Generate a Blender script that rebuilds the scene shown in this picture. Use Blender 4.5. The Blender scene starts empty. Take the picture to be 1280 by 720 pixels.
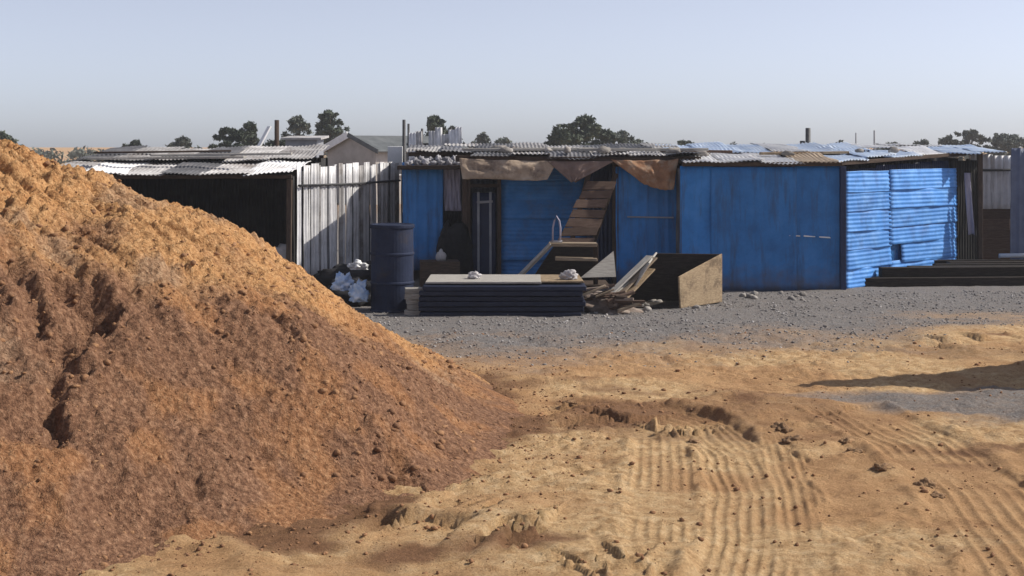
import bpy, bmesh, math, random
import numpy as np
from mathutils import Vector, Matrix, noise as mnoise

# ------------------------------------------------------------------ camera, sky, sun
scene = bpy.context.scene
COL = scene.collection
CAM_Z, F, HY = 2.5, 1758.0, 183.0          # eye height, focal length and horizon row of a 1280 px wide frame
cam_d = bpy.data.cameras.new('camera')
cam = bpy.data.objects.new('camera', cam_d); COL.objects.link(cam)
cam.location = (0, 0, CAM_Z); cam.rotation_euler = (math.radians(90), 0, 0)
cam_d.sensor_width = 36; cam_d.lens = 36 * F / 1280
cam_d.shift_y = -(360 - HY) / 1280
cam_d.clip_start = 0.1; cam_d.clip_end = 6000
scene.camera = cam

SUN_EL, SUN_AZ = math.radians(40), math.radians(9)    # azimuth from +X towards +Y
S = Vector((math.cos(SUN_EL) * math.cos(SUN_AZ), math.cos(SUN_EL) * math.sin(SUN_AZ), math.sin(SUN_EL)))
w = bpy.data.worlds.new('World'); scene.world = w; w.use_nodes = True
nt = w.node_tree
sky = nt.nodes.new('ShaderNodeTexSky'); sky.sky_type = 'NISHITA'; sky.sun_disc = False
sky.sun_elevation = SUN_EL; sky.sun_rotation = math.radians(90) - SUN_AZ
sky.air_density = 0.6; sky.dust_density = 0.68; sky.ozone_density = 3.0; sky.altitude = 0
hz = nt.nodes.new('ShaderNodeHueSaturation'); hz.inputs['Saturation'].default_value = .42       # thin dry-season haze all over the sky
tn = nt.nodes.new('ShaderNodeMixRGB'); tn.blend_type = 'MULTIPLY'; tn.inputs[0].default_value = 1; tn.inputs[2].default_value = (.985, .98, 1.05, 1)
nt.links.new(sky.outputs[0], hz.inputs['Color']); nt.links.new(hz.outputs[0], tn.inputs[1]); nt.links.new(tn.outputs[0], nt.nodes['Background'].inputs[0])
nt.nodes['Background'].inputs[1].default_value = 0.118
sun_d = bpy.data.lights.new('sun', 'SUN'); sun_d.energy = 4.5; sun_d.angle = math.radians(0.55)
sun_d.color = (1.0, 0.93, 0.82)
sun = bpy.data.objects.new('sun', sun_d); COL.objects.link(sun)
sun.rotation_euler = (-S).to_track_quat('-Z', 'Y').to_euler(); sun.location = (30, 5, 30)
scene.view_settings.view_transform = 'Standard'; scene.view_settings.look = 'None'
scene.view_settings.exposure = 0.25; scene.view_settings.gamma = 1.0
scene.cycles.max_bounces = 6

rng = np.random.default_rng(7)
random.seed(7)
R = random.uniform


def P(px, py, Y):
    return Vector(((px - 640) * Y / F, Y, CAM_Z - (py - HY) * Y / F))


def G(px, py):
    Y = CAM_Z * F / (py - HY)
    return np.array(((px - 640) * Y / F, Y))


# ------------------------------------------------------------------ noise
def _hash(ix, iy, s):
    n = (ix.astype(np.int64) * 374761393 + iy.astype(np.int64) * 668265263 + s * 974711) & 0x7fffffff
    n = ((n ^ (n >> 13)) * 1274126177) & 0x7fffffff
    return ((n ^ (n >> 16)) & 0xffff) / 65535.0


def vnoise(x, y, s=0):
    ix, iy = np.floor(x), np.floor(y)
    fx, fy = x - ix, y - iy
    fx = fx * fx * fx * (fx * (fx * 6 - 15) + 10); fy = fy * fy * fy * (fy * (fy * 6 - 15) + 10)
    a = _hash(ix, iy, s); b = _hash(ix + 1, iy, s); c = _hash(ix, iy + 1, s); d = _hash(ix + 1, iy + 1, s)
    return (a * (1 - fx) + b * fx) * (1 - fy) + (c * (1 - fx) + d * fx) * fy - 0.5


def fbm(x, y, o=4, s=0, g=0.5):
    t = 0; a = 1.0
    for k in range(o):
        c, sn = math.cos(k * 1.1), math.sin(k * 1.1)
        t = t + a * vnoise((x * c - y * sn) * 2.03 ** k, (x * sn + y * c) * 2.03 ** k, s + k * 17)
        a *= g
    return t


def worley(x, y, s=0):
    ix, iy = np.floor(x), np.floor(y)
    best = np.full(x.shape, 9.0)
    for dx in (-1, 0, 1):
        for dy in (-1, 0, 1):
            cx, cy = ix + dx, iy + dy
            px = cx + _hash(cx, cy, s); py = cy + _hash(cx, cy, s + 5)
            best = np.minimum(best, (px - x) ** 2 + (py - y) ** 2)
    return np.sqrt(best)


def sstep(a, b, x):
    t = np.clip((x - a) / (b - a), 0, 1)
    return t * t * (3 - 2 * t)


# ------------------------------------------------------------------ materials
def mat(name, cols, scale=3.0, rough=0.85, bump=0.3, bscale=25.0, metal=0.0, stretch=(1, 1, 1), dirt=None,
        dirt_scale=1.2, dirt_lo=0.5, dirt_hi=0.7, vary=0.12, detail=8.0, bdist=0.02, spec=0.3, streak=None, dust=None):
    m = bpy.data.materials.new(name); m.use_nodes = True
    t = m.node_tree; N = t.nodes; L = t.links
    b = N['Principled BSDF']
    tc = N.new('ShaderNodeTexCoord'); oi = N.new('ShaderNodeObjectInfo')
    mul = N.new('ShaderNodeMath'); mul.operation = 'MULTIPLY'; mul.inputs[1].default_value = 57.0
    L.new(oi.outputs['Random'], mul.inputs[0])
    add = N.new('ShaderNodeVectorMath'); add.operation = 'ADD'
    L.new(tc.outputs['Object'], add.inputs[0]); L.new(mul.outputs[0], add.inputs[1])
    mp = N.new('ShaderNodeMapping'); mp.inputs['Scale'].default_value = stretch
    L.new(add.outputs[0], mp.inputs[0])
    nz = N.new('ShaderNodeTexNoise'); nz.inputs['Scale'].default_value = scale; nz.inputs['Detail'].default_value = detail
    nz.inputs['Roughness'].default_value = 0.65
    L.new(mp.outputs[0], nz.inputs[0])
    rp = N.new('ShaderNodeValToRGB')
    el = rp.color_ramp.elements
    n = len(cols)
    for i, c in enumerate(cols):
        p = 0.3 + 0.4 * i / max(1, n - 1)
        e = el[i] if i < 2 else el.new(p)
        e.position = p; e.color = (*c, 1)
    L.new(nz.outputs[0], rp.inputs[0])
    out = rp.outputs[0]
    if dirt is not None:
        mp2 = N.new('ShaderNodeMapping'); mp2.inputs['Scale'].default_value = streak or (1, 1, 1)
        L.new(add.outputs[0], mp2.inputs[0])
        n2 = N.new('ShaderNodeTexNoise'); n2.inputs['Scale'].default_value = dirt_scale; n2.inputs['Detail'].default_value = 9
        n2.inputs['Roughness'].default_value = 0.7
        L.new(mp2.outputs[0], n2.inputs[0])
        mr = N.new('ShaderNodeMapRange'); mr.inputs[1].default_value = dirt_lo; mr.inputs[2].default_value = dirt_hi
        L.new(n2.outputs[0], mr.inputs[0])
        mx = N.new('ShaderNodeMixRGB'); L.new(mr.outputs[0], mx.inputs[0]); L.new(out, mx.inputs[1])
        mx.inputs[2].default_value = (*dirt, 1)
        out = mx.outputs[0]
    if dust:                                             # dust splashed on the foot of an upright sheet (local y is its height)
        sx = N.new('ShaderNodeSeparateXYZ'); L.new(tc.outputs['Object'], sx.inputs[0])
        n3 = N.new('ShaderNodeTexNoise'); n3.inputs['Scale'].default_value = 5; n3.inputs['Detail'].default_value = 8; L.new(add.outputs[0], n3.inputs[0])
        sb_ = N.new('ShaderNodeMath'); sb_.operation = 'MULTIPLY_ADD'; sb_.inputs[1].default_value = -.9; L.new(n3.outputs[0], sb_.inputs[0]); L.new(sx.outputs[1], sb_.inputs[2])
        md = N.new('ShaderNodeMapRange'); md.inputs[1].default_value = .0; md.inputs[2].default_value = -.5; md.inputs[3].default_value = 0; md.inputs[4].default_value = .75
        L.new(sb_.outputs[0], md.inputs[0])
        mx3 = N.new('ShaderNodeMixRGB'); L.new(md.outputs[0], mx3.inputs[0]); L.new(out, mx3.inputs[1]); mx3.inputs[2].default_value = (*dust, 1)
        out = mx3.outputs[0]
    hv = N.new('ShaderNodeHueSaturation')
    vr = N.new('ShaderNodeMapRange'); vr.inputs[3].default_value = 1 - vary; vr.inputs[4].default_value = 1 + vary
    L.new(oi.outputs['Random'], vr.inputs[0]); L.new(vr.outputs[0], hv.inputs['Value']); L.new(out, hv.inputs['Color'])
    L.new(hv.outputs[0], b.inputs['Base Color'])
    b.inputs['Roughness'].default_value = rough; b.inputs['Metallic'].default_value = metal
    b.inputs['Specular IOR Level'].default_value = spec
    if bump:
        bn = N.new('ShaderNodeTexNoise'); bn.inputs['Scale'].default_value = bscale; bn.inputs['Detail'].default_value = 6
        L.new(mp.outputs[0], bn.inputs[0])
        bp = N.new('ShaderNodeBump'); bp.inputs['Strength'].default_value = bump; bp.inputs['Distance'].default_value = bdist
        L.new(bn.outputs[0], bp.inputs['Height']); L.new(bp.outputs[0], b.inputs['Normal'])
    return m


M = {}
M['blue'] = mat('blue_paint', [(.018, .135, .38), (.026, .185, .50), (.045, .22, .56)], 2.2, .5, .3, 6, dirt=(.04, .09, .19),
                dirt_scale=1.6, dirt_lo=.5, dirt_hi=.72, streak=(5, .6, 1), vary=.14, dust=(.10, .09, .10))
M['blue_dull'] = mat('dull_blue_paint', [(.022, .14, .38), (.034, .195, .50), (.065, .24, .56)], 3, .55, .25, 7, dirt=(.07, .10, .16),
                     dirt_scale=2, dirt_lo=.5, dirt_hi=.8, vary=.10)
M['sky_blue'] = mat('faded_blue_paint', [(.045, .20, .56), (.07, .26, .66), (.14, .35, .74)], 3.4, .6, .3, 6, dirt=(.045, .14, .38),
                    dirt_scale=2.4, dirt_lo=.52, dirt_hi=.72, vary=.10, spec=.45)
M['navy'] = mat('navy_steel', [(.010, .018, .05), (.014, .026, .075), (.022, .036, .09)], 3, .5, .2, 12, dirt=(.05, .04, .035),
                dirt_scale=2, dirt_lo=.6, dirt_hi=.85)
M['zinc'] = mat('white_zinc', [(.48, .48, .50), (.62, .62, .64), (.72, .72, .73)], 3, .5, .2, 10, dirt=(.20, .18, .17),
                dirt_scale=2.2, dirt_lo=.52, dirt_hi=.74, streak=(7, .5, 1), vary=.22, spec=.4)
M['roof_grey'] = mat('weathered_roof_zinc', [(.20, .19, .19), (.34, .33, .33), (.50, .49, .49)], 2.0, .6, .3, 9, dirt=(.10, .075, .06),
                     dirt_scale=1.5, dirt_lo=.5, dirt_hi=.7, vary=.35)
M['roof_dark'] = mat('dark_roof_sheet', [(.06, .06, .065), (.10, .10, .11), (.17, .17, .18)], 2.5, .6, .3, 9, dirt=(.22, .2, .2),
                     dirt_scale=2, dirt_lo=.55, dirt_hi=.75, vary=.3)
M['roof_bright'] = mat('bright_roof_zinc', [(.58, .58, .60), (.70, .70, .71), (.78, .78, .79)], 2.4, .45, .3, 9, dirt=(.36, .33, .30),
                       dirt_scale=1.5, dirt_lo=.5, dirt_hi=.75, vary=.2, spec=.5)
M['roof_blue'] = mat('pale_blue_roof', [(.40, .52, .72), (.52, .62, .77), (.66, .72, .8)], 2.4, .45, .3, 9, vary=.15, spec=.5)
M['roof_tan'] = mat('tan_board', [(.36, .28, .20), (.48, .38, .28), (.56, .46, .35)], 3, .85, .3, 30, stretch=(1, 6, 1), vary=.15)
M['wood'] = mat('weathered_wood', [(.20, .15, .105), (.31, .24, .17), (.42, .34, .25)], 6, .9, .6, 40, stretch=(1, 9, 9), vary=.25)
M['wood_dark'] = mat('dark_old_wood', [(.035, .024, .018), (.06, .04, .03), (.10, .07, .05)], 6, .9, .6, 40, stretch=(1, 9, 9), vary=.3)
M['wood_brown'] = mat('brown_wood', [(.075, .046, .034), (.12, .075, .055), (.17, .115, .085)], 6, .9, .6, 40, stretch=(1, 9, 9), vary=.25)
M['wood_grey'] = mat('silver_grey_wood', [(.24, .22, .20), (.36, .34, .31), (.48, .46, .42)], 6, .9, .6, 40, stretch=(1, 9, 9), vary=.2)
M['ply'] = mat('pale_plywood', [(.22, .155, .095), (.34, .25, .155), (.46, .355, .235)], 5, .85, .6, 40, stretch=(3, 3, 11), dirt=(.13, .09, .06),
               dirt_scale=4, dirt_lo=.48, dirt_hi=.68)
M['tarp_tan'] = mat('tan_tarpaulin', [(.24, .185, .14), (.34, .265, .20), (.44, .36, .28)], 4, .9, .4, 22, dirt=(.09, .06, .045), dirt_scale=3)
M['tarp_brown'] = mat('brown_tarpaulin', [(.13, .088, .075), (.19, .135, .115), (.26, .19, .16)], 4, .9, .4, 22)
M['tarp_rust'] = mat('rust_orange_tarpaulin', [(.17, .085, .045), (.25, .13, .07), (.33, .195, .115)], 4, .9, .4, 22, dirt=(.30, .24, .18),
                     dirt_scale=3, dirt_lo=.5, dirt_hi=.65)
M['black_cloth'] = mat('black_cloth', [(.006, .006, .008), (.012, .012, .015), (.02, .02, .024)], 5, .95, .4, 30)
M['curtain'] = mat('lilac_grey_cloth', [(.20, .20, .27), (.29, .28, .36), (.38, .36, .44)], 4, .9, .3, 30, stretch=(6, 6, 1))
M['bag_blue'] = mat('pale_blue_plastic', [(.20, .36, .66), (.42, .55, .75), (.70, .74, .80)], 7, .35, .5, 14, spec=.5)
M['bag_white'] = mat('white_plastic', [(.52, .53, .55), (.66, .67, .68), (.76, .76, .76)], 6, .4, .5, 14, spec=.5)
M['sack'] = mat('pale_sack', [(.36, .35, .36), (.50, .48, .49), (.62, .60, .60)], 8, .8, .5, 30, vary=.25)
M['stone'] = mat('stone', [(.16, .145, .135), (.25, .23, .21), (.34, .32, .30)], 6, .9, .6, 25, vary=.3)
M['dark_steel'] = mat('dark_steel', [(.03, .03, .034), (.05, .05, .055), (.08, .078, .08)], 6, .6, .2, 20)
M['grey_paint'] = mat('grey_paint', [(.20, .21, .24), (.26, .27, .30), (.32, .33, .36)], 4, .6, .2, 15)
M['white_paint'] = mat('white_paint', [(.66, .66, .66), (.74, .74, .74), (.8, .8, .8)], 5, .5, .1, 15, dirt=(.45, .42, .38), dirt_scale=3, dirt_lo=.55, dirt_hi=.8)
M['plaster'] = mat('brown_grey_plaster', [(.34, .31, .285), (.43, .395, .365), (.50, .465, .435)], 2, .9, .3, 20)
M['slate'] = mat('dark_grey_roof', [(.075, .085, .09), (.11, .12, .125), (.15, .16, .165)], 2, .7, .3, 12)
M['glass'] = mat('dark_window', [(.02, .02, .025), (.03, .03, .035), (.04, .04, .045)], 2, .15, 0, spec=.6)
M['slate_blue'] = mat('slate_blue_sheet', [(.085, .105, .17), (.11, .135, .21), (.14, .17, .25)], 3, .55, .2, 10)
M['bark'] = mat('bark', [(.06, .045, .035), (.09, .07, .055), (.13, .10, .08)], 8, .9, .5, 30)
M['leaf'] = mat('dark_green_leaves', [(.03, .042, .03), (.05, .066, .042), (.08, .096, .06)], 1.3, .7, 0, vary=.25)
M['leaf_grey'] = mat('grey_green_leaves', [(.06, .072, .06), (.09, .104, .085), (.13, .142, .118)], 1.3, .75, 0, vary=.2)
M['shade_black'] = mat('shade_black_sheet', [(.012, .011, .011), (.02, .019, .019), (.035, .033, .033)], 2.5, .8, .2, 9)  # near-black colour stands in for shade inside the shed and in the end recess
M['navy_dark'] = mat('near_black_navy', [(.006, .009, .022), (.009, .014, .036), (.016, .022, .048)], 3, .55, .2, 12)
M['wood_black'] = mat('near_black_wood', [(.012, .009, .008), (.022, .016, .013), (.04, .03, .024)], 6, .9, .6, 40, stretch=(1, 9, 9), vary=.3)  # near-black wood; inside the crate this colour stands in for shade
M['lilac'] = mat('lilac_grey_stone', [(.14, .14, .155), (.26, .255, .275), (.40, .39, .41)], 9, .9, .5, 30, vary=.35)
M['drum'] = mat('dull_navy_paint', [(.012, .017, .038), (.018, .026, .056), (.03, .038, .07)], 3, .75, .3, 12, dirt=(.05, .04, .035), dirt_scale=2.5, dirt_lo=.55, dirt_hi=.8, spec=.15)
M['rust'] = mat('rusty_rubble', [(.14, .10, .08), (.24, .19, .16), (.36, .31, .27)], 6, .9, .5, 30, vary=.3)


# ------------------------------------------------------------------ object helpers
def tag(o, label=None, cat=None, group=None, kind=None):
    if label: o['label'] = label
    if cat: o['category'] = cat
    if group: o['group'] = group
    if kind: o['kind'] = kind
    return o


def thing(name, loc, label, cat, group=None):
    o = bpy.data.objects.new(name, None); COL.objects.link(o)
    o.location = loc; o.empty_display_size = 0.2
    return tag(o, label, cat, group)


def top_of(o):
    v = Vector((0, 0, 0))
    while o is not None:
        v += o.location; o = o.parent
    return v


def link(name, me, m, parent=None, mw=None, smooth=False):
    """links a mesh; mw is its world matrix"""
    o = bpy.data.objects.new(name, me); COL.objects.link(o)
    if m is not None and not me.materials: me.materials.append(M[m] if isinstance(m, str) else m)
    mw = mw or Matrix.Identity(4)
    if parent is not None:
        o.parent = parent
        pw = Matrix.Identity(4); q = parent; chain = []
        while q is not None: chain.append(q); q = q.parent
        for q in reversed(chain): pw = pw @ q.matrix_basis
        o.matrix_basis = pw.inverted() @ mw
    else:
        o.matrix_basis = mw
    if smooth:
        me.polygons.foreach_set('use_smooth', [True] * len(me.polygons))
    return o


def np_mesh(name, V, Fq, smooth=True):
    me = bpy.data.meshes.new(name)
    V = np.asarray(V, dtype=np.float32); Fq = np.asarray(Fq, dtype=np.int32)
    k = Fq.shape[1]
    me.vertices.add(len(V)); me.vertices.foreach_set('co', V.ravel())
    me.loops.add(Fq.size); me.loops.foreach_set('vertex_index', Fq.ravel())
    me.polygons.add(len(Fq)); me.polygons.foreach_set('loop_start', np.arange(0, Fq.size, k, dtype=np.int32))
    me.polygons.foreach_set('loop_total', np.full(len(Fq), k, dtype=np.int32))
    if smooth: me.polygons.foreach_set('use_smooth', np.ones(len(Fq), dtype=bool))
    me.update(calc_edges=True); me.validate()
    return me


def frame(o, x, y):
    """matrix with origin o, local x along x, local y along y"""
    x = Vector(x).normalized(); y = Vector(y); y = (y - x * y.dot(x)).normalized(); z = x.cross(y)
    m = Matrix.Identity(4)
    for i in range(3): m[i][0], m[i][1], m[i][2], m[i][3] = x[i], y[i], z[i], o[i]
    return m


def grid_faces(nx, ny):
    i = np.arange((ny - 1) * (nx - 1)); r, c = i // (nx - 1), i % (nx - 1)
    a = r * nx + c
    return np.stack([a, a + 1, a + nx + 1, a + nx], 1)


def shell(name, Pt, nx, ny, th):
    """closed thin shell: a grid of points (ny,nx,3), doubled th lower along its mean normal"""
    Pt = Pt.reshape(ny, nx, 3)
    n = np.cross(Pt[0, -1] - Pt[0, 0], Pt[-1, 0] - Pt[0, 0]); n = n / (np.linalg.norm(n) + 1e-9)
    V = np.concatenate([Pt.reshape(-1, 3), (Pt - n * th).reshape(-1, 3)])
    f = grid_faces(nx, ny); k = nx * ny
    fs = [f, f[:, ::-1] + k]
    b = np.concatenate([np.arange(nx), nx * np.arange(1, ny) + nx - 1, (ny - 1) * nx + np.arange(nx - 2, -1, -1), nx * np.arange(ny - 2, -1, -1)])
    p, q = b[:-1], b[1:]
    fs.append(np.stack([q, p, p + k, q + k], 1))
    return np_mesh(name, V, np.concatenate(fs))


_seed = [0]


def sheet_mesh(W, L, pitch=0.076, amp=0.009, prof='sine', warp=0.012, ny=9, rag=0.012, th=0.003, dents=0, skew=0.0):
    """corrugated sheet, ribs along local y, width local x"""
    _seed[0] += 1; s = _seed[0]
    nx = max(8, int(W / pitch * (8 if prof == 'ibr' else 6)))
    x = np.linspace(0, W, nx); y = np.linspace(0, L, ny)
    X, Y = np.meshgrid(x, y)
    ph = X / pitch + 0.11 * s
    if prof == 'sine': Z = amp * np.cos(2 * np.pi * ph)
    else:
        t = np.abs((ph % 1) - .5) * 2
        Z = amp * (np.clip((0.36 - t) / 0.14, 0, 1) * 2 - 1)
    Z = Z + warp * 2 * fbm(X * 1.3 + s * 3.1, Y * 1.3 + s * 7.7, 3, s)
    for k in range(dents):
        cx, cy, r = R(.15, .85) * W, R(.15, .85) * L, R(.12, .3)
        Z = Z - R(.01, .035) * np.exp(-((X - cx) ** 2 + (Y - cy) ** 2) / r ** 2)
    Yr = Y + (Y / L - .5) * 2 * rag * fbm(X * 3 + s, X * 0 + s * 1.7, 2, s)
    Yr = Yr + skew * (X / W) * (1 - Y / L)
    Xr = X + rag * (X / W - .5) * 2 * fbm(Y * 2 + s, Y * 0 + 3.3 * s, 2, s + 9)
    return shell('sheet', np.stack([Xr, Yr, Z], -1), nx, ny, th)


def sheet(name, parent, m, o, x, y, W, L, **k):
    return link(name, sheet_mesh(W, L, **k), m, parent, frame(o, x, y))


def box_mesh(sx, sy, sz, jig=0.004, bev=0.006, segs=1):
    """bevelled box along x from 0..sx, y and z centred, its corners jiggled"""
    bm = bmesh.new()
    bmesh.ops.create_cube(bm, size=1)
    for v in bm.verts:
        v.co = Vector(((v.co.x + .5) * sx, v.co.y * sy, v.co.z * sz)) + Vector((R(-jig, jig), R(-jig, jig), R(-jig, jig)))
    b = min(bev, 0.3 * min(sx, sy, sz))
    if b > 0: bmesh.ops.bevel(bm, geom=bm.edges[:], offset=b, segments=segs, affect='EDGES', profile=.7)
    me = bpy.data.meshes.new('box'); bm.to_mesh(me); bm.free()
    return me


def beam(name, parent, m, a, b, wy, wz, up=(0, 0, 1), **k):
    """bar from a to b"""
    a = Vector(a); b = Vector(b); d = b - a
    up = Vector(up)
    y = up.cross(d)
    if y.length < 1e-4: y = Vector((0, 1, 0))
    return link(name, box_mesh(d.length, wy, wz, **k), m, parent, frame(a, d, y))


def slab(name, parent, m, c, size, rot=0.0, tilt=(0, 0), **k):
    """box centred in x, y with its base at c.z"""
    mw = Matrix.Translation(c) @ Matrix.Rotation(rot, 4, 'Z') @ Matrix.Rotation(tilt[0], 4, 'X') @ Matrix.Rotation(tilt[1], 4, 'Y') @ \
        Matrix.Translation((-size[0] / 2, 0, size[2] / 2))
    return link(name, box_mesh(*size, **k), m, parent, mw)


def tube_mesh(pts, rad, n=10):
    pts = [Vector(p) for p in pts]
    if not hasattr(rad, '__len__'): rad = [rad] * len(pts)
    V = []; Fc = []
    for i, p in enumerate(pts):
        d = (pts[min(i + 1, len(pts) - 1)] - pts[max(i - 1, 0)]).normalized()
        s = d.cross(Vector((0.13, 0.2, 1)) if abs(d.z) < .9 else Vector((1, 0.1, 0))).normalized(); t = d.cross(s)
        for j in range(n):
            a = 2 * math.pi * j / n
            V.append(p + (s * math.cos(a) + t * math.sin(a)) * rad[i])
    for i in range(len(pts) - 1):
        for j in range(n):
            q = (j + 1) % n
            Fc.append((i * n + j, i * n + q, (i + 1) * n + q, (i + 1) * n + j))
    Fc.append(tuple(range(n))[::-1]); Fc.append(tuple((len(pts) - 1) * n + j for j in range(n)))
    me = bpy.data.meshes.new('tube'); me.from_pydata([tuple(v) for v in V], [], Fc); me.update()
    for p in me.polygons: p.use_smooth = len(p.vertices) == 4
    return me


def tube(name, parent, m, pts, rad, n=10):
    """the mesh is built about its first point"""
    o = Vector(pts[0])
    return link(name, tube_mesh([Vector(p) - o for p in pts], rad, n), m, parent, Matrix.Translation(o))


def lump_mesh(size, sub=3, amt=0.25, fr=1.6, flat=0.0, seed=0, smooth=True):
    bm = bmesh.new(); bmesh.ops.create_icosphere(bm, subdivisions=sub, radius=1)
    for v in bm.verts:
        d = v.co.copy()
        k = 1 + amt * mnoise.noise(d * fr + Vector((seed * 3.7, seed * 1.3, 0))) + amt * .5 * mnoise.noise(d * fr * 2.7 + Vector((seed, 9, 0)))
        v.co = d * k
        if flat and v.co.z < -flat: v.co.z = -flat + (v.co.z + flat) * .15
        v.co = Vector((v.co.x * size[0], v.co.y * size[1], v.co.z * size[2]))
    z0 = min(v.co.z for v in bm.verts)
    for v in bm.verts: v.co.z -= z0
    me = bpy.data.meshes.new('lump'); bm.to_mesh(me); bm.free()
    if smooth: me.polygons.foreach_set('use_smooth', [True] * len(me.polygons))
    return me


def cloth(name, parent, m, c, nx=28, ny=18, wr=0.02, fr=4, sag=0.0, th=0.006, edge=0.03):
    """hanging cloth between four world corners c (lower left, lower right, upper right, upper left)"""
    _seed[0] += 1; s = _seed[0]
    c = [np.array(tuple(p)) for p in c]; o = c[3]
    u, v = np.meshgrid(np.linspace(0, 1, nx), np.linspace(0, 1, ny))
    u3, v3 = u[..., None], v[..., None]
    Pt = (c[0] * (1 - u3) + c[1] * u3) * (1 - v3) + (c[3] * (1 - u3) + c[2] * u3) * v3
    n = np.cross(c[1] - c[0], c[3] - c[0]); n = n / np.linalg.norm(n)
    d = wr * 2 * fbm(u * fr * 2 + s, v * fr * .8 + s * 2.1, 4, s) + sag * np.sin(np.pi * u) * np.sin(np.pi * v)
    Pt = Pt + n * d[..., None]
    Pt[..., 2] -= edge * (1 - v) * (0.5 + fbm(u * 3 + s, v * 0 + s, 3, s)) + 0.35 * abs(sag) * np.sin(np.pi * u)
    return link(name, shell('cloth', Pt - o, nx, ny, th), m, parent, Matrix.Translation(o))


ICO_V, ICO_F = None, None
bm = bmesh.new(); bmesh.ops.create_icosphere(bm, subdivisions=1, radius=1)
bm.verts.ensure_lookup_table()
ICO_V = np.array([v.co[:] for v in bm.verts]); ICO_F = np.array([[v.index for v in f.verts] for f in bm.faces]); bm.free()


def scatter(name, pos, size, m, parent=None, flat=.7, kind='stuff', coarse=False):
    """many small stones as one mesh"""
    n = len(pos)
    V = np.repeat(ICO_V[None], n, 0)
    V = V * (1 + .75 * (rng.random((n, len(ICO_V), 1)) - .5))
    V = V * (np.stack([.7 + .6 * rng.random(n), .7 + .6 * rng.random(n), flat * (.7 + .6 * rng.random(n))], 1) * size[:, None])[:, None, :]
    a = rng.random(n) * 6.283; c, s = np.cos(a)[:, None], np.sin(a)[:, None]
    X = V[..., 0] * c - V[..., 1] * s; Y = V[..., 0] * s + V[..., 1] * c
    V = np.stack([X, Y, V[..., 2]], -1) + pos[:, None, :]
    Fc = (ICO_F[None] + (np.arange(n) * len(ICO_V))[:, None, None]).reshape(-1, 3)
    me = np_mesh(name, V.reshape(-1, 3), Fc, smooth=False)
    o = link(name, me, m, parent)
    return tag(o, kind=kind)


# ------------------------------------------------------------------ ground
def poly_dist(x, y, pts):
    """signed distance to and position along a polyline"""
    pts = np.asarray(pts, dtype=float)
    best = np.full(x.shape, 1e9); sd = np.zeros(x.shape); al = np.zeros(x.shape); acc = 0
    for a, b in zip(pts[:-1], pts[1:]):
        d = b - a; l = np.hypot(*d); d = d / l
        t = np.clip((x - a[0]) * d[0] + (y - a[1]) * d[1], 0, l)
        ex, ey = x - a[0] - d[0] * t, y - a[1] - d[1] * t
        q = ex * ex + ey * ey
        k = q < best
        best = np.where(k, q, best)
        sd = np.where(k, np.sign(d[0] * ey - d[1] * ex) * np.sqrt(q), sd)
        al = np.where(k, acc + t, al); acc += l
    return sd, al, acc


def smooth_path(pp, n=5):
    p = np.array([G(*q) for q in pp])
    for _ in range(3):
        q = np.empty((2 * len(p), 2)); q[0::2] = np.vstack([p[:1], .75 * p[:-1] + .25 * p[1:]]); q[1::2] = np.vstack([.25 * p[1:] + .75 * p[:-1], p[-1:]]) if False else np.vstack([.25 * p[:-1] + .75 * p[1:], p[-1:]])
        p = q[np.r_[True, np.hypot(*np.diff(q, axis=0).T) > 1e-6]]
    return p


TRACKS = [  # path in photograph pixels, half width m, rib pitch m, depth m, strength
    (smooth_path([(915, 790), (936, 715), (946, 645), (938, 590), (905, 545), (850, 520), (790, 508)]), .33, .078, .022, 1.0),
    (smooth_path([(826, 690), (827, 620), (830, 565), (826, 540)]), .25, .078, .014, .8),
    (smooth_path([(1330, 745), (1262, 655), (1190, 580), (1115, 532), (1040, 508)]), .42, .105, .022, .9),
    (smooth_path([(1060, 900), (1010, 720), (1000, 640), (985, 580), (965, 545)]), .14, .07, .010, .7),
]
SCARPS = [  # small banks that face the camera: path, height m
    (smooth_path([(455, 636), (540, 645), (620, 655), (690, 660)]), .10),
    (smooth_path([(690, 505), (745, 520), (800, 528), (850, 548)]), .07),
    (smooth_path([(700, 716), (770, 704), (840, 712)]), .04),
    (smooth_path([(1150, 432), (1215, 428), (1290, 424)]), .07),
]
MC = np.array((-5.2, 13.0))


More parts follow.
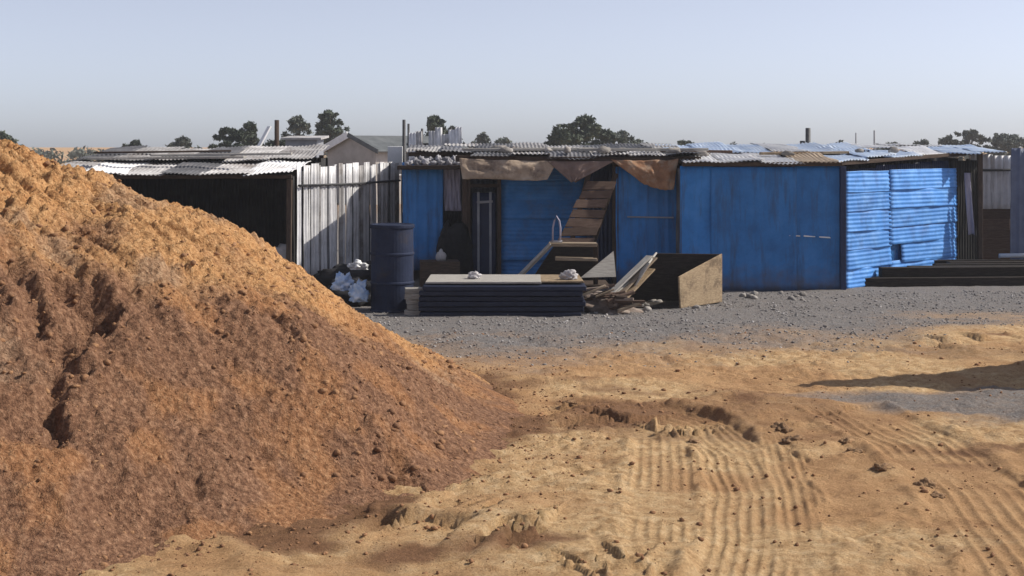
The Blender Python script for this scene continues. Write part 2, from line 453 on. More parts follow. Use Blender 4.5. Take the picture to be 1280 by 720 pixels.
def ground_h(x, y):
    far = sstep(17, 22, y)
    big = .10 * fbm(x / 3.2, y / 3.2, 3, 3)
    h = big * (1 - .75 * far)
    h = h + (.055 * fbm(x / .55, y / .45, 4, 11) + .02 * (np.abs(fbm(x / .16, y / .14, 3, 23)) - .1)) * (1 - .6 * far)
    rough = sstep(-.05, .25, fbm(x / 1.7, y / 1.5, 3, 31))
    h = h + rough * (1 - far) * .05 * (0.45 - worley(x / .22 + .7 * fbm(x * 3, y * 3, 2, 5), y / .17, 41))
    cr = sstep(-.2, .3, fbm(x / .9 + 4, y / .35, 3, 35))
    h = h + (1 - .5 * far) * (.030 * cr * (np.abs(fbm(x / .13, y / .09, 3, 37)) - .12) + .012 * (.45 - worley(x / .07, y / .06, 43)) * cr)
    tr = np.zeros_like(h)
    near = (y > 5) & (y < 22) & (np.abs(x) < 9)
    xs, ys = x[near], y[near]
    if xs.size:
        hs = h[near]; ts = np.zeros_like(hs)
        for pts, hw, pitch, depth, stg in TRACKS:
            d, al, tot = poly_dist(xs, ys, pts)
            wob = d + .010 * fbm(al * 1.2, al * 0 + hw * 9, 2, 77)
            inn = 1 - sstep(hw * .8, hw * 1.15, np.abs(wob) + .12 * fbm(xs / .3, ys / .3, 3, 59))
            inn = inn * sstep(0, .5, al) * sstep(0, .5, tot - al) * stg
            prof = 2 * np.abs(np.cos(np.pi * wob / pitch)) ** 4 - .7
            keep = sstep(-.45, -.1, fbm(xs / .7 + hw * 31, ys / 1.1, 2, 55))
            amp_ = .0085 * (1 + .8 * fbm(al / .9, wob / .12 + hw * 17, 2, 57))
            hs = hs * (1 - .8 * inn) + inn * (-depth + (amp_ * prof ) * (.1 + .9 * keep))
            hs = hs + stg * .016 * np.exp(-((np.abs(wob) - hw * 1.16) / .06) ** 2) * sstep(0, .5, al) * sstep(0, .5, tot - al) * (1 + 1.6 * fbm(al * 3, wob * 4, 3, 9))
            ts = np.maximum(ts, inn)
        for pts, hh in SCARPS:
            d, al, tot = poly_dist(xs, ys, pts)
            d = d + .22 * fbm(xs / .8, ys / .8, 3, 91)
            e = sstep(0, .3, al) * sstep(0, .3, tot - al)
            up = 1 - sstep(.0, .9, d)
            lo = 1 - sstep(.0, .7, -d)
            hs = hs + e * hh * (np.where(d > 0, up * .75, -lo * .25) * (sstep(-.02, .05, d) if True else 1) + np.where(d <= 0, -lo * .25, 0))
        h[near] = hs; tr[near] = ts
    return h, tr


def ground_z(x, y):
    a, _ = ground_h(np.array([float(x)]), np.array([float(y)]))
    return float(a[0])


def ext(a, b, first, k, lim, sign):
    out = []; p = a; d = first
    while abs(p) < lim:
        p += sign * d; d *= k; out.append(p)
    return out


gx = np.array(sorted(ext(-9, 0, .06, 1.25, 1500, -1)) + list(np.arange(-9, .3, .034)) + list(np.arange(.3, 4.6, .0135)) + list(np.arange(4.6, 11.5, .034)) + ext(11.5, 0, .06, 1.25, 1500, 1))
gy = [5.0]
while gy[-1] < 27: gy.append(gy[-1] * 1.0032)
gy = np.array(sorted(ext(5, 0, .05, 1.3, 300, -1)) + gy + ext(gy[-1], 0, .1, 1.12, 3000, 1))
GX, GY = np.meshgrid(gx, gy)
gh, gt = ground_h(GX, GY)
fade = sstep(60, 30, np.hypot(GX, GY - 10))
gh = gh * np.where(np.hypot(GX, GY - 10) > 30, fade, 1)
me = np_mesh('ground', np.stack([GX, GY, gh], -1).reshape(-1, 3), grid_faces(len(gx), len(gy)))
# where the grey gravel, the red soil and the pale sand lie
edge = 17.2 + 1.0 * np.clip((GX - 1.5) / 2, 0, 1) + 2.6 * sstep(3.5, 7.5, GX) + 1.6 * fbm(GX / 1.6, GY / 1.1, 4, 101)
grav = sstep(-2.3, 1.5, GY - edge + .5 * fbm(GX / .35, GY / .3, 3, 103)) * (1 - sstep(40, 80, GY))
grav = np.maximum(grav, .9 * sstep(.25, -.35, np.hypot((GX - 5.6) / 2.6, (GY - 13.6) / .85) - 1 + .5 * fbm(GX / .8, GY / .5, 3, 7)))
red = sstep(.15, .5, .5 + fbm(GX / 1.2, GY / .8, 4, 61) - .6 * np.clip((np.hypot(GX - MC[0], GY - MC[1]) - 5.05) / .7, -.4, 1.2)) * (1 - grav)
for (px, py, rx, ry, a) in [(770, 520, .75, .9, .9), (930, 520, .9, .9, .55), (1010, 545, .5, .5, .3), (1230, 440, 1.4, .6, .5)]:
    c = G(px, py)
    red = np.maximum(red, a * sstep(.3, -.5, np.hypot((GX - c[0]) / rx, (GY - c[1]) / ry) - 1 + .9 * fbm(GX / .5, GY / .4, 4, 67)))
pale = sstep(-.2, .3, fbm(GX / 1.4 + 9, GY / 1.1, 4, 71)) * (1 - grav)
ca = me.attributes.new('zone', 'FLOAT_COLOR', 'POINT')
ca.data.foreach_set('color', np.stack([grav, red, pale, gt], -1).astype(np.float32).ravel())


def ground_material():
    m = bpy.data.materials.new('sand_and_gravel'); m.use_nodes = True
    t = m.node_tree; N = t.nodes; L = t.links; b = N['Principled BSDF']
    tc = N.new('ShaderNodeTexCoord'); at = N.new('ShaderNodeAttribute'); at.attribute_name = 'zone'
    sep = N.new('ShaderNodeSeparateColor'); L.new(at.outputs['Color'], sep.inputs[0])

    def noise(sc, det=8, ro=.65, vec=None):
        n = N.new('ShaderNodeTexNoise'); n.inputs['Scale'].default_value = sc; n.inputs['Detail'].default_value = det
        n.inputs['Roughness'].default_value = ro; L.new(vec or tc.outputs['Object'], n.inputs[0]); return n.outputs[0]

    def ramp(src, cols, lo=.3, hi=.7):
        r = N.new('ShaderNodeValToRGB'); e = r.color_ramp.elements
        for i, c in enumerate(cols):
            p = lo + (hi - lo) * i / (len(cols) - 1)
            q = e[i] if i < 2 else e.new(p)
            q.position = p; q.color = (*c, 1)
        L.new(src, r.inputs[0]); return r.outputs[0]

    def mix(f, a, c):
        x = N.new('ShaderNodeMixRGB'); L.new(f, x.inputs[0]); L.new(a, x.inputs[1]); L.new(c, x.inputs[2]); return x.outputs[0]
    n1 = noise(2.2, 10, .7); n2 = noise(38, 4, .7); n3 = noise(9, 8, .7)
    sand = ramp(n1, [(.29, .16, .078), (.44, .262, .13), (.53, .34, .18)])
    palec = ramp(n3, [(.38, .235, .115), (.54, .36, .19), (.62, .45, .265)], .36, .64)
    redc = ramp(n3, [(.12, .06, .032), (.20, .105, .056), (.30, .17, .09)])
    gravc = ramp(n2, [(.10, .092, .09), (.19, .178, .172), (.34, .32, .31)], .25, .75)

    def jig(src, amt=.9, n=n3):
        a = N.new('ShaderNodeMath'); a.operation = 'MULTIPLY_ADD'; a.inputs[1].default_value = amt; a.inputs[2].default_value = -amt / 2
        L.new(n, a.inputs[0])
        s = N.new('ShaderNodeMath'); s.operation = 'ADD'; s.use_clamp = True; L.new(src, s.inputs[0]); L.new(a.outputs[0], s.inputs[1])
        k = N.new('ShaderNodeMath'); k.operation = 'MULTIPLY'; k.use_clamp = True; L.new(s.outputs[0], k.inputs[0])
        z = N.new('ShaderNodeMath'); z.operation = 'MULTIPLY'; z.use_clamp = True; z.inputs[1].default_value = 8; L.new(src, z.inputs[0])
        L.new(z.outputs[0], k.inputs[1])
        return k.outputs[0]
    c = mix(jig(sep.outputs[2], .6), sand, palec)
    c = mix(jig(sep.outputs[1], 1.1), c, redc)
    sp = ramp(noise(60, 3, .6), [(.70, .66, .62), (1, 1, 1), (1.12, 1.12, 1.1)], .32, .66)
    mu = N.new('ShaderNodeMixRGB'); mu.blend_type = 'MULTIPLY'; mu.inputs[0].default_value = .8; L.new(c, mu.inputs[1]); L.new(sp, mu.inputs[2])
    c = mix(jig(sep.outputs[0], .8), mu.outputs[0], gravc)
    L.new(c, b.inputs['Base Color']); b.inputs['Roughness'].default_value = .95; b.inputs['Specular IOR Level'].default_value = .15
    bp = N.new('ShaderNodeBump'); bp.inputs['Strength'].default_value = .9; bp.inputs['Distance'].default_value = .04
    L.new(noise(24, 8, .78), bp.inputs['Height']); L.new(bp.outputs[0], b.inputs['Normal'])
    return m


M['ground'] = ground_material()
tag(link('ground', me, 'ground'), 'bare orange sand yard with tyre ruts and a grey gravel strip', kind='structure')

# ------------------------------------------------------------------ soil mound
def mound_base(x, y):
    wx = x + .35 * fbm(x / 1.6, y / 1.6, 3, 201); wy = y + .35 * fbm(x / 1.6 + 40, y / 1.6, 3, 203)
    r = np.hypot(wx - MC[0], wy - MC[1])
    h = 2.99 - np.sqrt((.562 * r) ** 2 + .32 ** 2)
    h = h + .16 * np.exp(-((r - 2.9) / 1.3) ** 2)
    h = np.where(h < .22, .50 * np.exp((h - .22) / .50) - .28, h)         # spreading foot
    h2 = 1.28 - np.sqrt((.60 * np.hypot(wx + 4.25, wy - 9.3)) ** 2 + .2 ** 2)
    h2 = np.where(h2 < .22, .5 * np.exp((h2 - .22) / .5) - .28, h2)
    k = .14
    m = np.maximum(h, h2)
    return m + k * .5 * np.exp(-np.abs(h - h2) / k) * (np.minimum(h, h2) > .15) * .3 - .02


def hit_mound(px, py):
    Y = np.arange(6.5, 17, .01); x = (px - 640) * Y / F; z = CAM_Z - (py - HY) * Y / F
    k = np.argmax(mound_base(x, Y) > z)
    return x[k], Y[k]


HOLLOWS = [(92, 370, .20, .22), (112, 385, .14, .14), (95, 455, .17, .18), (100, 420, .12, .12), (30, 535, .19, .2), (62, 512, .15, .15), (130, 640, .16, .10),
           (530, 428, .17, .16), (545, 436, .12, .12), (238, 316, .10, .08), (20, 245, .14, .10), (62, 238, .10, .10), (75, 215, .10, .08),
           (345, 405, .09, .07), (435, 415, .12, .09), (357, 408, .08, .07), (480, 590, .16, .12), (505, 600, .12, .10), (14, 345, .10, .1), (18, 410, .1, .1),
           (185, 650, .2, .08), (225, 610, .12, .06), (155, 355, .09, .07), (120, 395, .1, .08), (455, 545, .08, .06), (280, 455, .08, .05), (195, 300, .08, .06)]


HOLES = [(*hit_mound(a, b), r_, d_ * .75) for a, b, r_, d_ in HOLLOWS]


def mound_h(x, y):
    h = mound_base(x, y)
    on = sstep(-.02, .35, h)
    w1 = x + .22 * fbm(x * 4, y * 4, 4, 7); w2 = y + .25 * fbm(x * 4 + 9, y * 4, 4, 8)
    for cx, cy, r, d in HOLES:
        k = (np.abs(x - cx) < 1.0) & (np.abs(y - cy) < 1.2)
        q = np.hypot(w1[k] - cx, (w2[k] - cy) * .8) / r
        h[k] = h[k] - d * np.exp(-q ** 3) + .2 * d * np.exp(-((q - 1.3) / .3) ** 2)
    upper = sstep(.5, 1.7, h + .5 * fbm(x / .9, y / .9, 3, 211))
    # runnels that follow the fall of the slope
    th = np.arctan2(y - MC[1], x - MC[0]); r = np.hypot(x - MC[0], y - MC[1])
    run = fbm(th * 16 + .6 * fbm(x, y, 2, 5), r * .55, 4, 221)
    h = h + on * .12 * run * (.4 + .6 * upper)
    h = h + on * (.17 * fbm(x / .75, y / .75, 4, 231) * (.5 + .5 * upper))
    cl = .5 - worley(x / .26 + .5 * fbm(x * 3, y * 3, 2, 3), y / .26 + .5 * fbm(x * 3 + 7, y * 3, 2, 3), 241)
    cl2 = .5 - worley(x / .11, y / .11, 251)
    cl3 = .5 - worley(x / .048 + .6 * fbm(x * 9, y * 9, 2, 4), y / .048, 261)
    pat2 = sstep(-.2, .25, fbm(x / .45 + 8, y / .45, 3, 273))
    pat = sstep(-.15, .2, fbm(x / .8 + 3, y / .8, 3, 271))
    h = h + on * (.14 * cl * pat * (.12 + .88 * upper) + .095 * cl2 * pat2 * (.3 + .7 * upper) + .042 * cl3 + .05 * np.abs(fbm(x / .08, y / .08, 3, 281)))
    return h


mx_, my_ = np.arange(-9.4, 1.6, .0205), np.arange(6.6, 19, .0225)
MX, MY = np.meshgrid(mx_, my_)
mh = np.maximum(mound_h(MX, MY), -.12)
keepv = mh > -.1
fq = grid_faces(len(mx_), len(my_))
fq = fq[keepv.ravel()[fq].any(1)]
use = np.unique(fq); remap = np.zeros(MX.size, dtype=np.int64); remap[use] = np.arange(len(use))
mv = np.stack([MX - MC[0], MY - MC[1], mh], -1).reshape(-1, 3)[use]
me = np_mesh('mound', mv, remap[fq])
_h = mh.reshape(-1)[use]; _x = MX.reshape(-1)[use]; _y = MY.reshape(-1)[use]
tan_part = sstep(-.45, .55, (_h - 1.6) * .8 + (_y - 11.3) * .45 + 1.0 * fbm(_x / .9, _y / .9, 4, 301))  # lighter tan higher and farther back, darker red brown low in front
orange = sstep(.0, .35, fbm(_x / .5 + 3, _y / .5, 4, 311) + .25 * sstep(-3.6, -4.4, _x) * sstep(11.5, 10, _y))
greyc = sstep(.12, .4, fbm(_x / .7 + 13, _y / .7, 4, 321) + .25 * np.exp(-((_x + 3.9) / .5) ** 2) - .1)
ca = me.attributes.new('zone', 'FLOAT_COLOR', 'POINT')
ca.data.foreach_set('color', np.stack([tan_part, orange, greyc, np.ones_like(tan_part)], -1).astype(np.float32).ravel())


def soil_material():
    m = bpy.data.materials.new('orange_soil'); m.use_nodes = True
    t = m.node_tree; N = t.nodes; L = t.links; b = N['Principled BSDF']
    tc = N.new('ShaderNodeTexCoord'); at = N.new('ShaderNodeAttribute'); at.attribute_name = 'zone'
    sep = N.new('ShaderNodeSeparateColor'); L.new(at.outputs['Color'], sep.inputs[0])

    def noise(sc, det, ro):
        n = N.new('ShaderNodeTexNoise'); n.inputs['Scale'].default_value = sc; n.inputs['Detail'].default_value = det
        n.inputs['Roughness'].default_value = ro; L.new(tc.outputs['Object'], n.inputs[0]); return n.outputs[0]

    def ramp(src, cols, lo=.32, hi=.68):
        r = N.new('ShaderNodeValToRGB'); e = r.color_ramp.elements
        for i, c in enumerate(cols):
            p = lo + (hi - lo) * i / (len(cols) - 1)
            q = e[i] if i < 2 else e.new(p)
            q.position = p; q.color = (*c, 1)
        L.new(src, r.inputs[0]); return r.outputs[0]

    def mix(f, a, c):
        x = N.new('ShaderNodeMixRGB'); L.new(f, x.inputs[0]); L.new(a, x.inputs[1]); L.new(c, x.inputs[2]); return x.outputs[0]
    na = noise(22, 8, .8); nb = noise(5, 8, .7)
    tan_soil = ramp(na, [(.23, .11, .046), (.45, .245, .108), (.62, .38, .19)], .36, .64)
    red_brown = ramp(na, [(.085, .042, .026), (.20, .105, .062), (.36, .212, .13)], .36, .64)
    org = ramp(na, [(.26, .11, .04), (.46, .21, .078), (.58, .31, .13)], .36, .64)
    gry = ramp(na, [(.15, .09, .055), (.31, .20, .13), (.46, .33, .22)], .36, .64)
    c = mix(sep.outputs[0], red_brown, tan_soil)
    f = N.new('ShaderNodeMath'); f.operation = 'MULTIPLY'; L.new(sep.outputs[1], f.inputs[0]); f.inputs[1].default_value = .32
    c = mix(f.outputs[0], c, org)
    f = N.new('ShaderNodeMath'); f.operation = 'MULTIPLY'; L.new(sep.outputs[2], f.inputs[0]); f.inputs[1].default_value = .6
    c = mix(f.outputs[0], c, gry)
    L.new(c, b.inputs['Base Color']); b.inputs['Roughness'].default_value = .97; b.inputs['Specular IOR Level'].default_value = .1
    bp = N.new('ShaderNodeBump'); bp.inputs['Strength'].default_value = .85; bp.inputs['Distance'].default_value = .045
    hgt = noise(22, 6, .7)
    for sc_, am in ((15, -.6), (40, -.22)):
        vo = N.new('ShaderNodeTexVoronoi'); vo.inputs['Scale'].default_value = sc_; vo.inputs['Randomness'].default_value = 1
        dw = N.new('ShaderNodeVectorMath'); dw.operation = 'MULTIPLY_ADD'; dw.inputs[1].default_value = (.09, .09, .09)
        nn = N.new('ShaderNodeTexNoise'); nn.inputs['Scale'].default_value = sc_ * .9; L.new(tc.outputs['Object'], nn.inputs[0])
        L.new(nn.outputs['Color'], dw.inputs[0]); L.new(tc.outputs['Object'], dw.inputs[2]); L.new(dw.outputs[0], vo.inputs['Vector'])
        ma = N.new('ShaderNodeMath'); ma.operation = 'MULTIPLY_ADD'; ma.inputs[1].default_value = am; L.new(vo.outputs['Distance'], ma.inputs[0]); L.new(hgt, ma.inputs[2])
        hgt = ma.outputs[0]
    L.new(hgt, bp.inputs['Height']); L.new(bp.outputs[0], b.inputs['Normal'])
    return m


M['soil'] = soil_material()
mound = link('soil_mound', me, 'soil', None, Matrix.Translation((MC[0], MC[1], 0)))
tag(mound, 'big heap of loose orange and red brown soil with dark hollows', 'soil heap')
M['crumb'] = mat('soil_crumb', [(.15, .075, .042), (.26, .138, .07), (.38, .215, .11)], 1.4, .95, .5, 60, vary=0)
n = 15000
cx = rng.uniform(-7.4, .9, n); cy = rng.uniform(7.2, 16.5, n)
ch = mound_h(cx, cy); k = ch > .03
cx, cy, ch = cx[k], cy[k], ch[k]
sz = (.006 + .024 * rng.random(len(cx)) ** 6) * (.6 + .8 * sstep(-.2, .3, fbm(cx / .6, cy / .6, 3, 291)))
scatter('soil_crumbs', np.stack([cx, cy, ch - sz * .15], 1), sz, 'crumb', mound)

# loose crumbs and gravel on the ground
def on_ground(x, y):
    return ground_h(x, y)[0]


n = 6500
cy = 6.8 + 12 * rng.random(n) ** 1.2; cx = (rng.random(n) * 1.1 - .5) * cy * .75
d = fbm(cx / .9, cy / .7, 3, 501); k = (rng.random(n) < sstep(-.3, .3, d) + .1)
cx, cy = cx[k], cy[k]
sz = .004 + .020 * rng.random(len(cx)) ** 6
tn_ = 5000; ta = rng.uniform(-2.4, .6, tn_); tr_ = 5.15 + .55 * rng.normal(size=tn_)
cx = np.concatenate([cx, MC[0] + tr_ * np.cos(ta)]); cy = np.concatenate([cy, MC[1] + tr_ * np.sin(ta)])
sz = np.concatenate([sz, .004 + .014 * rng.random(tn_) ** 4])
tag(scatter('earth_crumbs', np.stack([cx, cy, on_ground(cx, cy) + sz * .2], 1), sz, 'crumb'), 'loose crumbs of earth strewn over the sand', 'earth')
M['gravel'] = mat('grey_gravel', [(.12, .11, .108), (.23, .215, .208), (.42, .40, .39)], 6, .9, .3, 60, vary=0, detail=2)
n = 24000
cy = rng.uniform(15.5, 24.3, n); cx = rng.uniform(-2.2, 10.2, n)
e = 17.4 + np.clip((cx - 1.5) / 2, 0, 1) + 2.6 * sstep(3.5, 7.5, cx) + 1.6 * fbm(cx / 1.6, cy / 1.1, 4, 101)
k = rng.random(n) < sstep(-2.6, 1.8, cy - e) * (.35 + .9 * sstep(-.2, .2, fbm(cx / .6, cy / .6, 3, 511)))
cx, cy = cx[k], cy[k]
sz = .006 + .018 * rng.random(len(cx)) ** 4
tag(scatter('gravel', np.stack([cx, cy, on_ground(cx, cy) + sz * .25], 1), sz, 'gravel'), 'grey gravel spread in front of the blue shacks', 'gravel')

# dark lumps of earth stand in for the dark dips beside the ruts
M['clod'] = mat('dark_clod', [(.13, .075, .04), (.22, .13, .068), (.34, .21, .11)], 9, .95, .8, 40, vary=.15)
for i, (px, py, w_, h_) in enumerate([(976, 543, .22, .12), (992, 554, .24, .08), (1058, 560, .18, .10), (1068, 572, .18, .07), (1104, 592, .2, .08), (1158, 606, .2, .10), (1172, 618, .14, .06),
                                      (745, 512, .16, .07), (712, 506, .15, .06), (868, 552, .16, .06)]):
    x, y = G(px, py)
    o = link('dark_lump', lump_mesh((w_ * .42, w_ * .34, h_ * .5), 4, .6, 1.9, .3, i), 'clod', None,
             Matrix.Translation((x, y, ground_z(x, y) - h_ * .38)) @ Matrix.Rotation(R(0, 6), 4, 'Z'))
    tag(o, 'dark lump of earth standing in for a dark mark beside the tyre ruts', 'soil clod', 'clods beside the tyre ruts')
#P2START ---------------------------------------------------------- buildings and things
def quad_board(name, parent, m, q, th):
    q = [Vector(p) for p in q]; n = (q[1] - q[0]).cross(q[3] - q[0]).normalized(); o0 = q[0]
    me = bpy.data.meshes.new('board')
    V = [tuple(p - o0) for p in q] + [tuple(p - o0 - n * th) for p in q]
    me.from_pydata(V, [], [(0, 1, 2, 3), (7, 6, 5, 4), (0, 4, 5, 1), (1, 5, 6, 2), (2, 6, 7, 3), (3, 7, 4, 0)]); me.update()
    bm = bmesh.new(); bm.from_mesh(me); bmesh.ops.recalc_face_normals(bm, faces=bm.faces)
    bmesh.ops.bevel(bm, geom=bm.edges[:], offset=.006, segments=1, affect='EDGES'); bm.to_mesh(me); bm.free()
    return link(name, me, m, parent, Matrix.Translation(o0))


Z = Vector((0, 0, 1)); XD = Vector((1, 0, 0)); YD = Vector((0, 1, 0))


def wall_sheets(root, m, a, b, z0, z1, wid=.72, name='wall_panel', jit=.03, **k):
    """upright sheets side by side from a to b (xy), each from z0 to about z1; z1 may be a pair"""
    a = Vector((a[0], a[1], 0)); b = Vector((b[0], b[1], 0)); d = b - a; n = max(1, round(d.length / wid)); u = d.normalized(); out = []
    nrm = u.cross(Z)
    for i in range(n):
        t0 = i / n
        zz = z1 if not hasattr(z1, '__len__') else z1[0] + (z1[1] - z1[0]) * (i + .5) / n
        o = a + d * t0 + nrm * (.012 * (i % 2)); o.z = z0
        x = (u + Z * R(-.012, .012)).normalized()
        out.append(sheet(name, root, m if isinstance(m, str) else m[i % len(m)], o, x, Z, d.length / n + .04, zz - z0 + R(-jit, jit), **k))
    return out


# ------------------------------------------------------------------ open shed behind the mound
sh = thing('open_shed', (-5.8, 27.2, 0), 'low open shed of rough zinc sheets with a pitch dark inside', 'shed')
SX0, SX1, SY0, SY1 = -8.3, -3.93, 25.0, 29.6


def shed_z(y): return 1.99 + (y - SY0) * .088


x = SX0 - .1; i = 0
while x < SX1 - .1:
    wd = R(.62, .8); y0 = SY0 - R(.1, .32)
    slope = Vector((R(-.02, .02), 1, .088 + R(-.006, .006)))
    sheet('roof_sheet', sh, ['roof_grey', 'roof_bright', 'roof_grey', 'roof_dark'][i % 4], (x, y0, shed_z(y0) + .03 + .012 * (i % 2)), XD + Z * R(-.03, .03), slope, min(wd + .06, SX1 + .12 - x), R(2.3, 2.6),
          warp=.03, rag=.05, amp=.012)
    y1 = SY0 + 1.9 + R(-.2, .2)
    sheet('roof_sheet', sh, ['roof_dark', 'roof_grey', 'roof_grey'][i % 3], (x + R(-.05, .05), y1, shed_z(y1) + .09 + .012 * (i % 2)), XD + Z * R(-.03, .03), slope, min(wd + .06, SX1 + .05 - x), SY1 - y1 + R(-.1, .2),
          warp=.03, rag=.05, amp=.012)
    x += wd; i += 1
for xx in (SX0, SX1 - .06):
    beam('post', sh, 'wood_dark', (xx, SY0 + .12, -.05), (xx + R(-.03, .03), SY0 + .12, shed_z(SY0) - .08), .09, .09, up=YD)
    beam('post', sh, 'wood_dark', (xx, SY1 - .12, -.05), (xx, SY1 - .12, shed_z(SY1) - .08), .09, .09, up=YD)
beam('purlin', sh, 'wood_dark', (SX0 - .1, SY0 + .12, shed_z(SY0) - .04), (SX1, SY0 + .12, shed_z(SY0) - .03), .08, .07)
beam('purlin', sh, 'wood_dark', (SX0 - .1, 27.1, shed_z(27.1) - .04), (SX1, 27.1, shed_z(27.1) - .04), .08, .07)
wall_sheets(sh, 'shade_black', (SX0, SY1), (SX1, SY1), -.03, 2.30)  # inner walls coloured near black to hold the shed's shade
wall_sheets(sh, 'shade_black', (SX1 - .0, SY0 + .25), (SX1 - .0, SY1), -.03, (1.92, 2.28))
wall_sheets(sh, 'shade_black', (SX0, SY1), (SX0, SY0 + .2), -.03, (2.28, 1.95))
# planks and poles lying on its roof
for (x0, x1, y, m_, lb_) in [(-7.9, -4.9, 26.3, 'wood_grey', 'grey plank near the front edge of the open shed roof'), (-6.9, -4.2, 26.9, 'wood_grey', 'grey plank across the middle of the open shed roof'), (-8.2, -5.6, 27.6, 'wood_dark', 'dark plank on the rear of the open shed roof')]:
    z = shed_z(y) + .15
    o = beam('loose_plank', None, m_, (x0, y, z + R(0, .03)), (x1, y + R(-.5, .5), z + R(.02, .08)), .16, .04)
    tag(o, lb_, 'plank', 'planks on the shed roof')
o = link('grain_sack', lump_mesh((.26, .2, .42), 3, .2, 1.5, .6, 4), 'sack', None, Matrix.Translation((-4.3, 26.2, 0)))
tag(o, 'grey sack standing in the dark of the open shed', 'sack')

# ------------------------------------------------------------------ white corrugated fence
fe = thing('zinc_fence', (-3.1, 27, 0), 'fence of upright white corrugated sheets with one dark rail', 'fence')
A = Vector((-3.9, 25.45, 0)); B = Vector((-2.32, 28.6, 0)); d = (B - A); u = d.normalized(); nrm = u.cross(Z)
t = 0.0; i = 0
while t < d.length - .05:
    wd = R(.09, .22); m_ = ['zinc', 'zinc', 'roof_dark', 'zinc', 'roof_grey', 'zinc', 'roof_dark', 'zinc', 'zinc', 'roof_grey'][i % 10]
    if m_ == 'roof_dark': wd = R(.06, .11)
    sheet('sheet', fe, m_, A + u * t + nrm * (.014 * (i % 2) + R(0, .012)) + Z * -.02, (u + nrm * R(-.08, .08)).normalized(), Z + u * R(-.012, .012), wd + .015, 2.17 + R(-.05, .05), pitch=.11, amp=.014, prof='ibr', warp=.01)
    t += wd; i += 1
rz = [1.79, 1.80]
tube('rail', fe, 'dark_steel', [A + nrm * .05 + Z * 1.79, A + d * .5 + nrm * .055 + Z * 1.78, B + nrm * .05 + Z * 1.81], .022)
for t in (.02, .36, .68, .98):
    beam('post', fe, 'wood_dark', A + d * t - nrm * .07 + Z * -.05, A + d * t - nrm * .07 + Z * 2.1, .07, .07, up=u)
# black sheeting slumped at its foot
cl = link('plastic_sheeting', lump_mesh((.8, .42, .30), 4, .5, 1.7, .45, 12), 'black_cloth', None, Matrix.Translation((-2.75, 25.2, -.05)) @ Matrix.Rotation(.5, 4, 'Z'))
tag(cl, 'heap of black plastic sheeting at the foot of the white fence', 'sheeting')

# ------------------------------------------------------------------ middle shack: blue walls under a long ragged roof
ms = thing('tin_shack', (.8, 27, 0), 'ragged tin shack with blue walls, narrow door and drooping cloth under its eave', 'shack')
# blue front sheet on the left
pa = sheet('wall_panel', ms, 'blue', P(503, 338, 26.3), XD, Z, .76, 2.02, prof='ibr', pitch=.19, amp=.006, warp=.008)
wall_sheets(ms, 'roof_dark', (-2.06, 29.4), (-2.06, 26.32), .0, 2.2)
cu = cloth('curtain', ms, 'curtain', [P(556, 262, 26.35), P(577, 264, 26.35), P(575, 204, 26.35), P(554, 204, 26.35)], 24, 14, .03, 5)
wall_sheets(ms, 'roof_dark', (-2.0, 29.3), (3.2, 29.3), .0, 2.4)                # rear wall
# black cloth hung in the doorway
beam('post', ms, 'wood_dark', P(581, 352, 26), P(581, 205, 26), .1, .1, up=YD)
# door
dz = P(586, 352, 26)
door = sheet('door', ms, 'navy', dz + Vector((.06, .03, .02)), XD, Z, .44, 1.62, prof='ibr', pitch=.2, amp=.005, warp=.004)
for (a, b) in (((586, 352), (586, 214)), ((624, 352), (624, 214)), ((586, 232), (624, 232))):
    beam('frame', door, 'wood_dark', P(*a, 26), P(*b, 26), .07, .07, up=YD)
for (a, b) in (((598, 345), (598, 240)), ((613, 345), (613, 240)), ((596, 253), (616, 252))):
    beam('batten', door, 'grey_paint', P(*a, 25.96), P(*b, 25.96), .045, .03, up=YD)
# horizontally laid blue sheets
zz = .02; i = 0
while zz < 2.0:
    hgt = [.38, .36, .40, .34, .37, .34][i % 6]
    sheet('wall_panel', ms, 'blue_dull', P(625, 352, 26) + Vector((R(-.01, .01), .05 - .018 * (i % 2), zz)), Z + YD * .09 + XD * R(-.01, .01), XD + Z * R(-.012, .012), hgt + .03, 1.62, pitch=.076, amp=.006, warp=.012, dents=2)
    zz += hgt; i += 1
sheet('wall_panel', ms, 'navy', (1.38, 25.75, 0), XD, Z, .5, 2.2, warp=.01)
# upright blue sheets, right half
wall_sheets(ms, 'blue', (1.86, 25.0), (2.98, 24.96), .0, 2.12, wid=.56, prof='ibr', pitch=.19, amp=.006, warp=.008)
beam('rail', ms, 'grey_paint', P(784, 271, 24.94), P(842, 272, 24.94), .03, .025)
beam('post', ms, 'wood_dark', P(769, 358, 25.05), P(769, 205, 25.05), .1, .1, up=YD)
# roof
def ms_z(y): return 2.335 + (y - 24.8) * .033


x = -2.1; i = 0
while x < 3.3:
    wd = R(.6, .78); y0 = (27.0 if x < -1.0 else 24.75) + R(-.12, .12)
    for lay in range(2):
        y = y0 + lay * (1.9 + R(-.2, .2)); ln = 2.2 if lay == 0 else 29.6 - y
        sheet('roof_sheet', ms, ['roof_grey', 'roof_dark', 'roof_dark', 'roof_grey', 'roof_dark', 'roof_grey'][(i + 2 * lay) % 6],
              (x, y, ms_z(y) + .035 * lay + .012 * (i % 2) + R(0, .02)), XD + Z * R(-.03, .03), Vector((R(-.03, .03), 1, .033 + R(-.008, .008))), wd + .06, ln, warp=.04, rag=.07, amp=.011)
    x += wd; i += 1
for y in (24.95, 27.2, 29.2):
    beam('purlin', ms, 'wood_dark', (-2.0 if y > 27 else -1.0, y, ms_z(y) - .065), (3.35, y, ms_z(y) - .06), .08, .08)
beam('fascia', ms, 'wood_dark', (-1.0, 24.86, 2.28), (3.3, 24.86, 2.235), .03, .11)
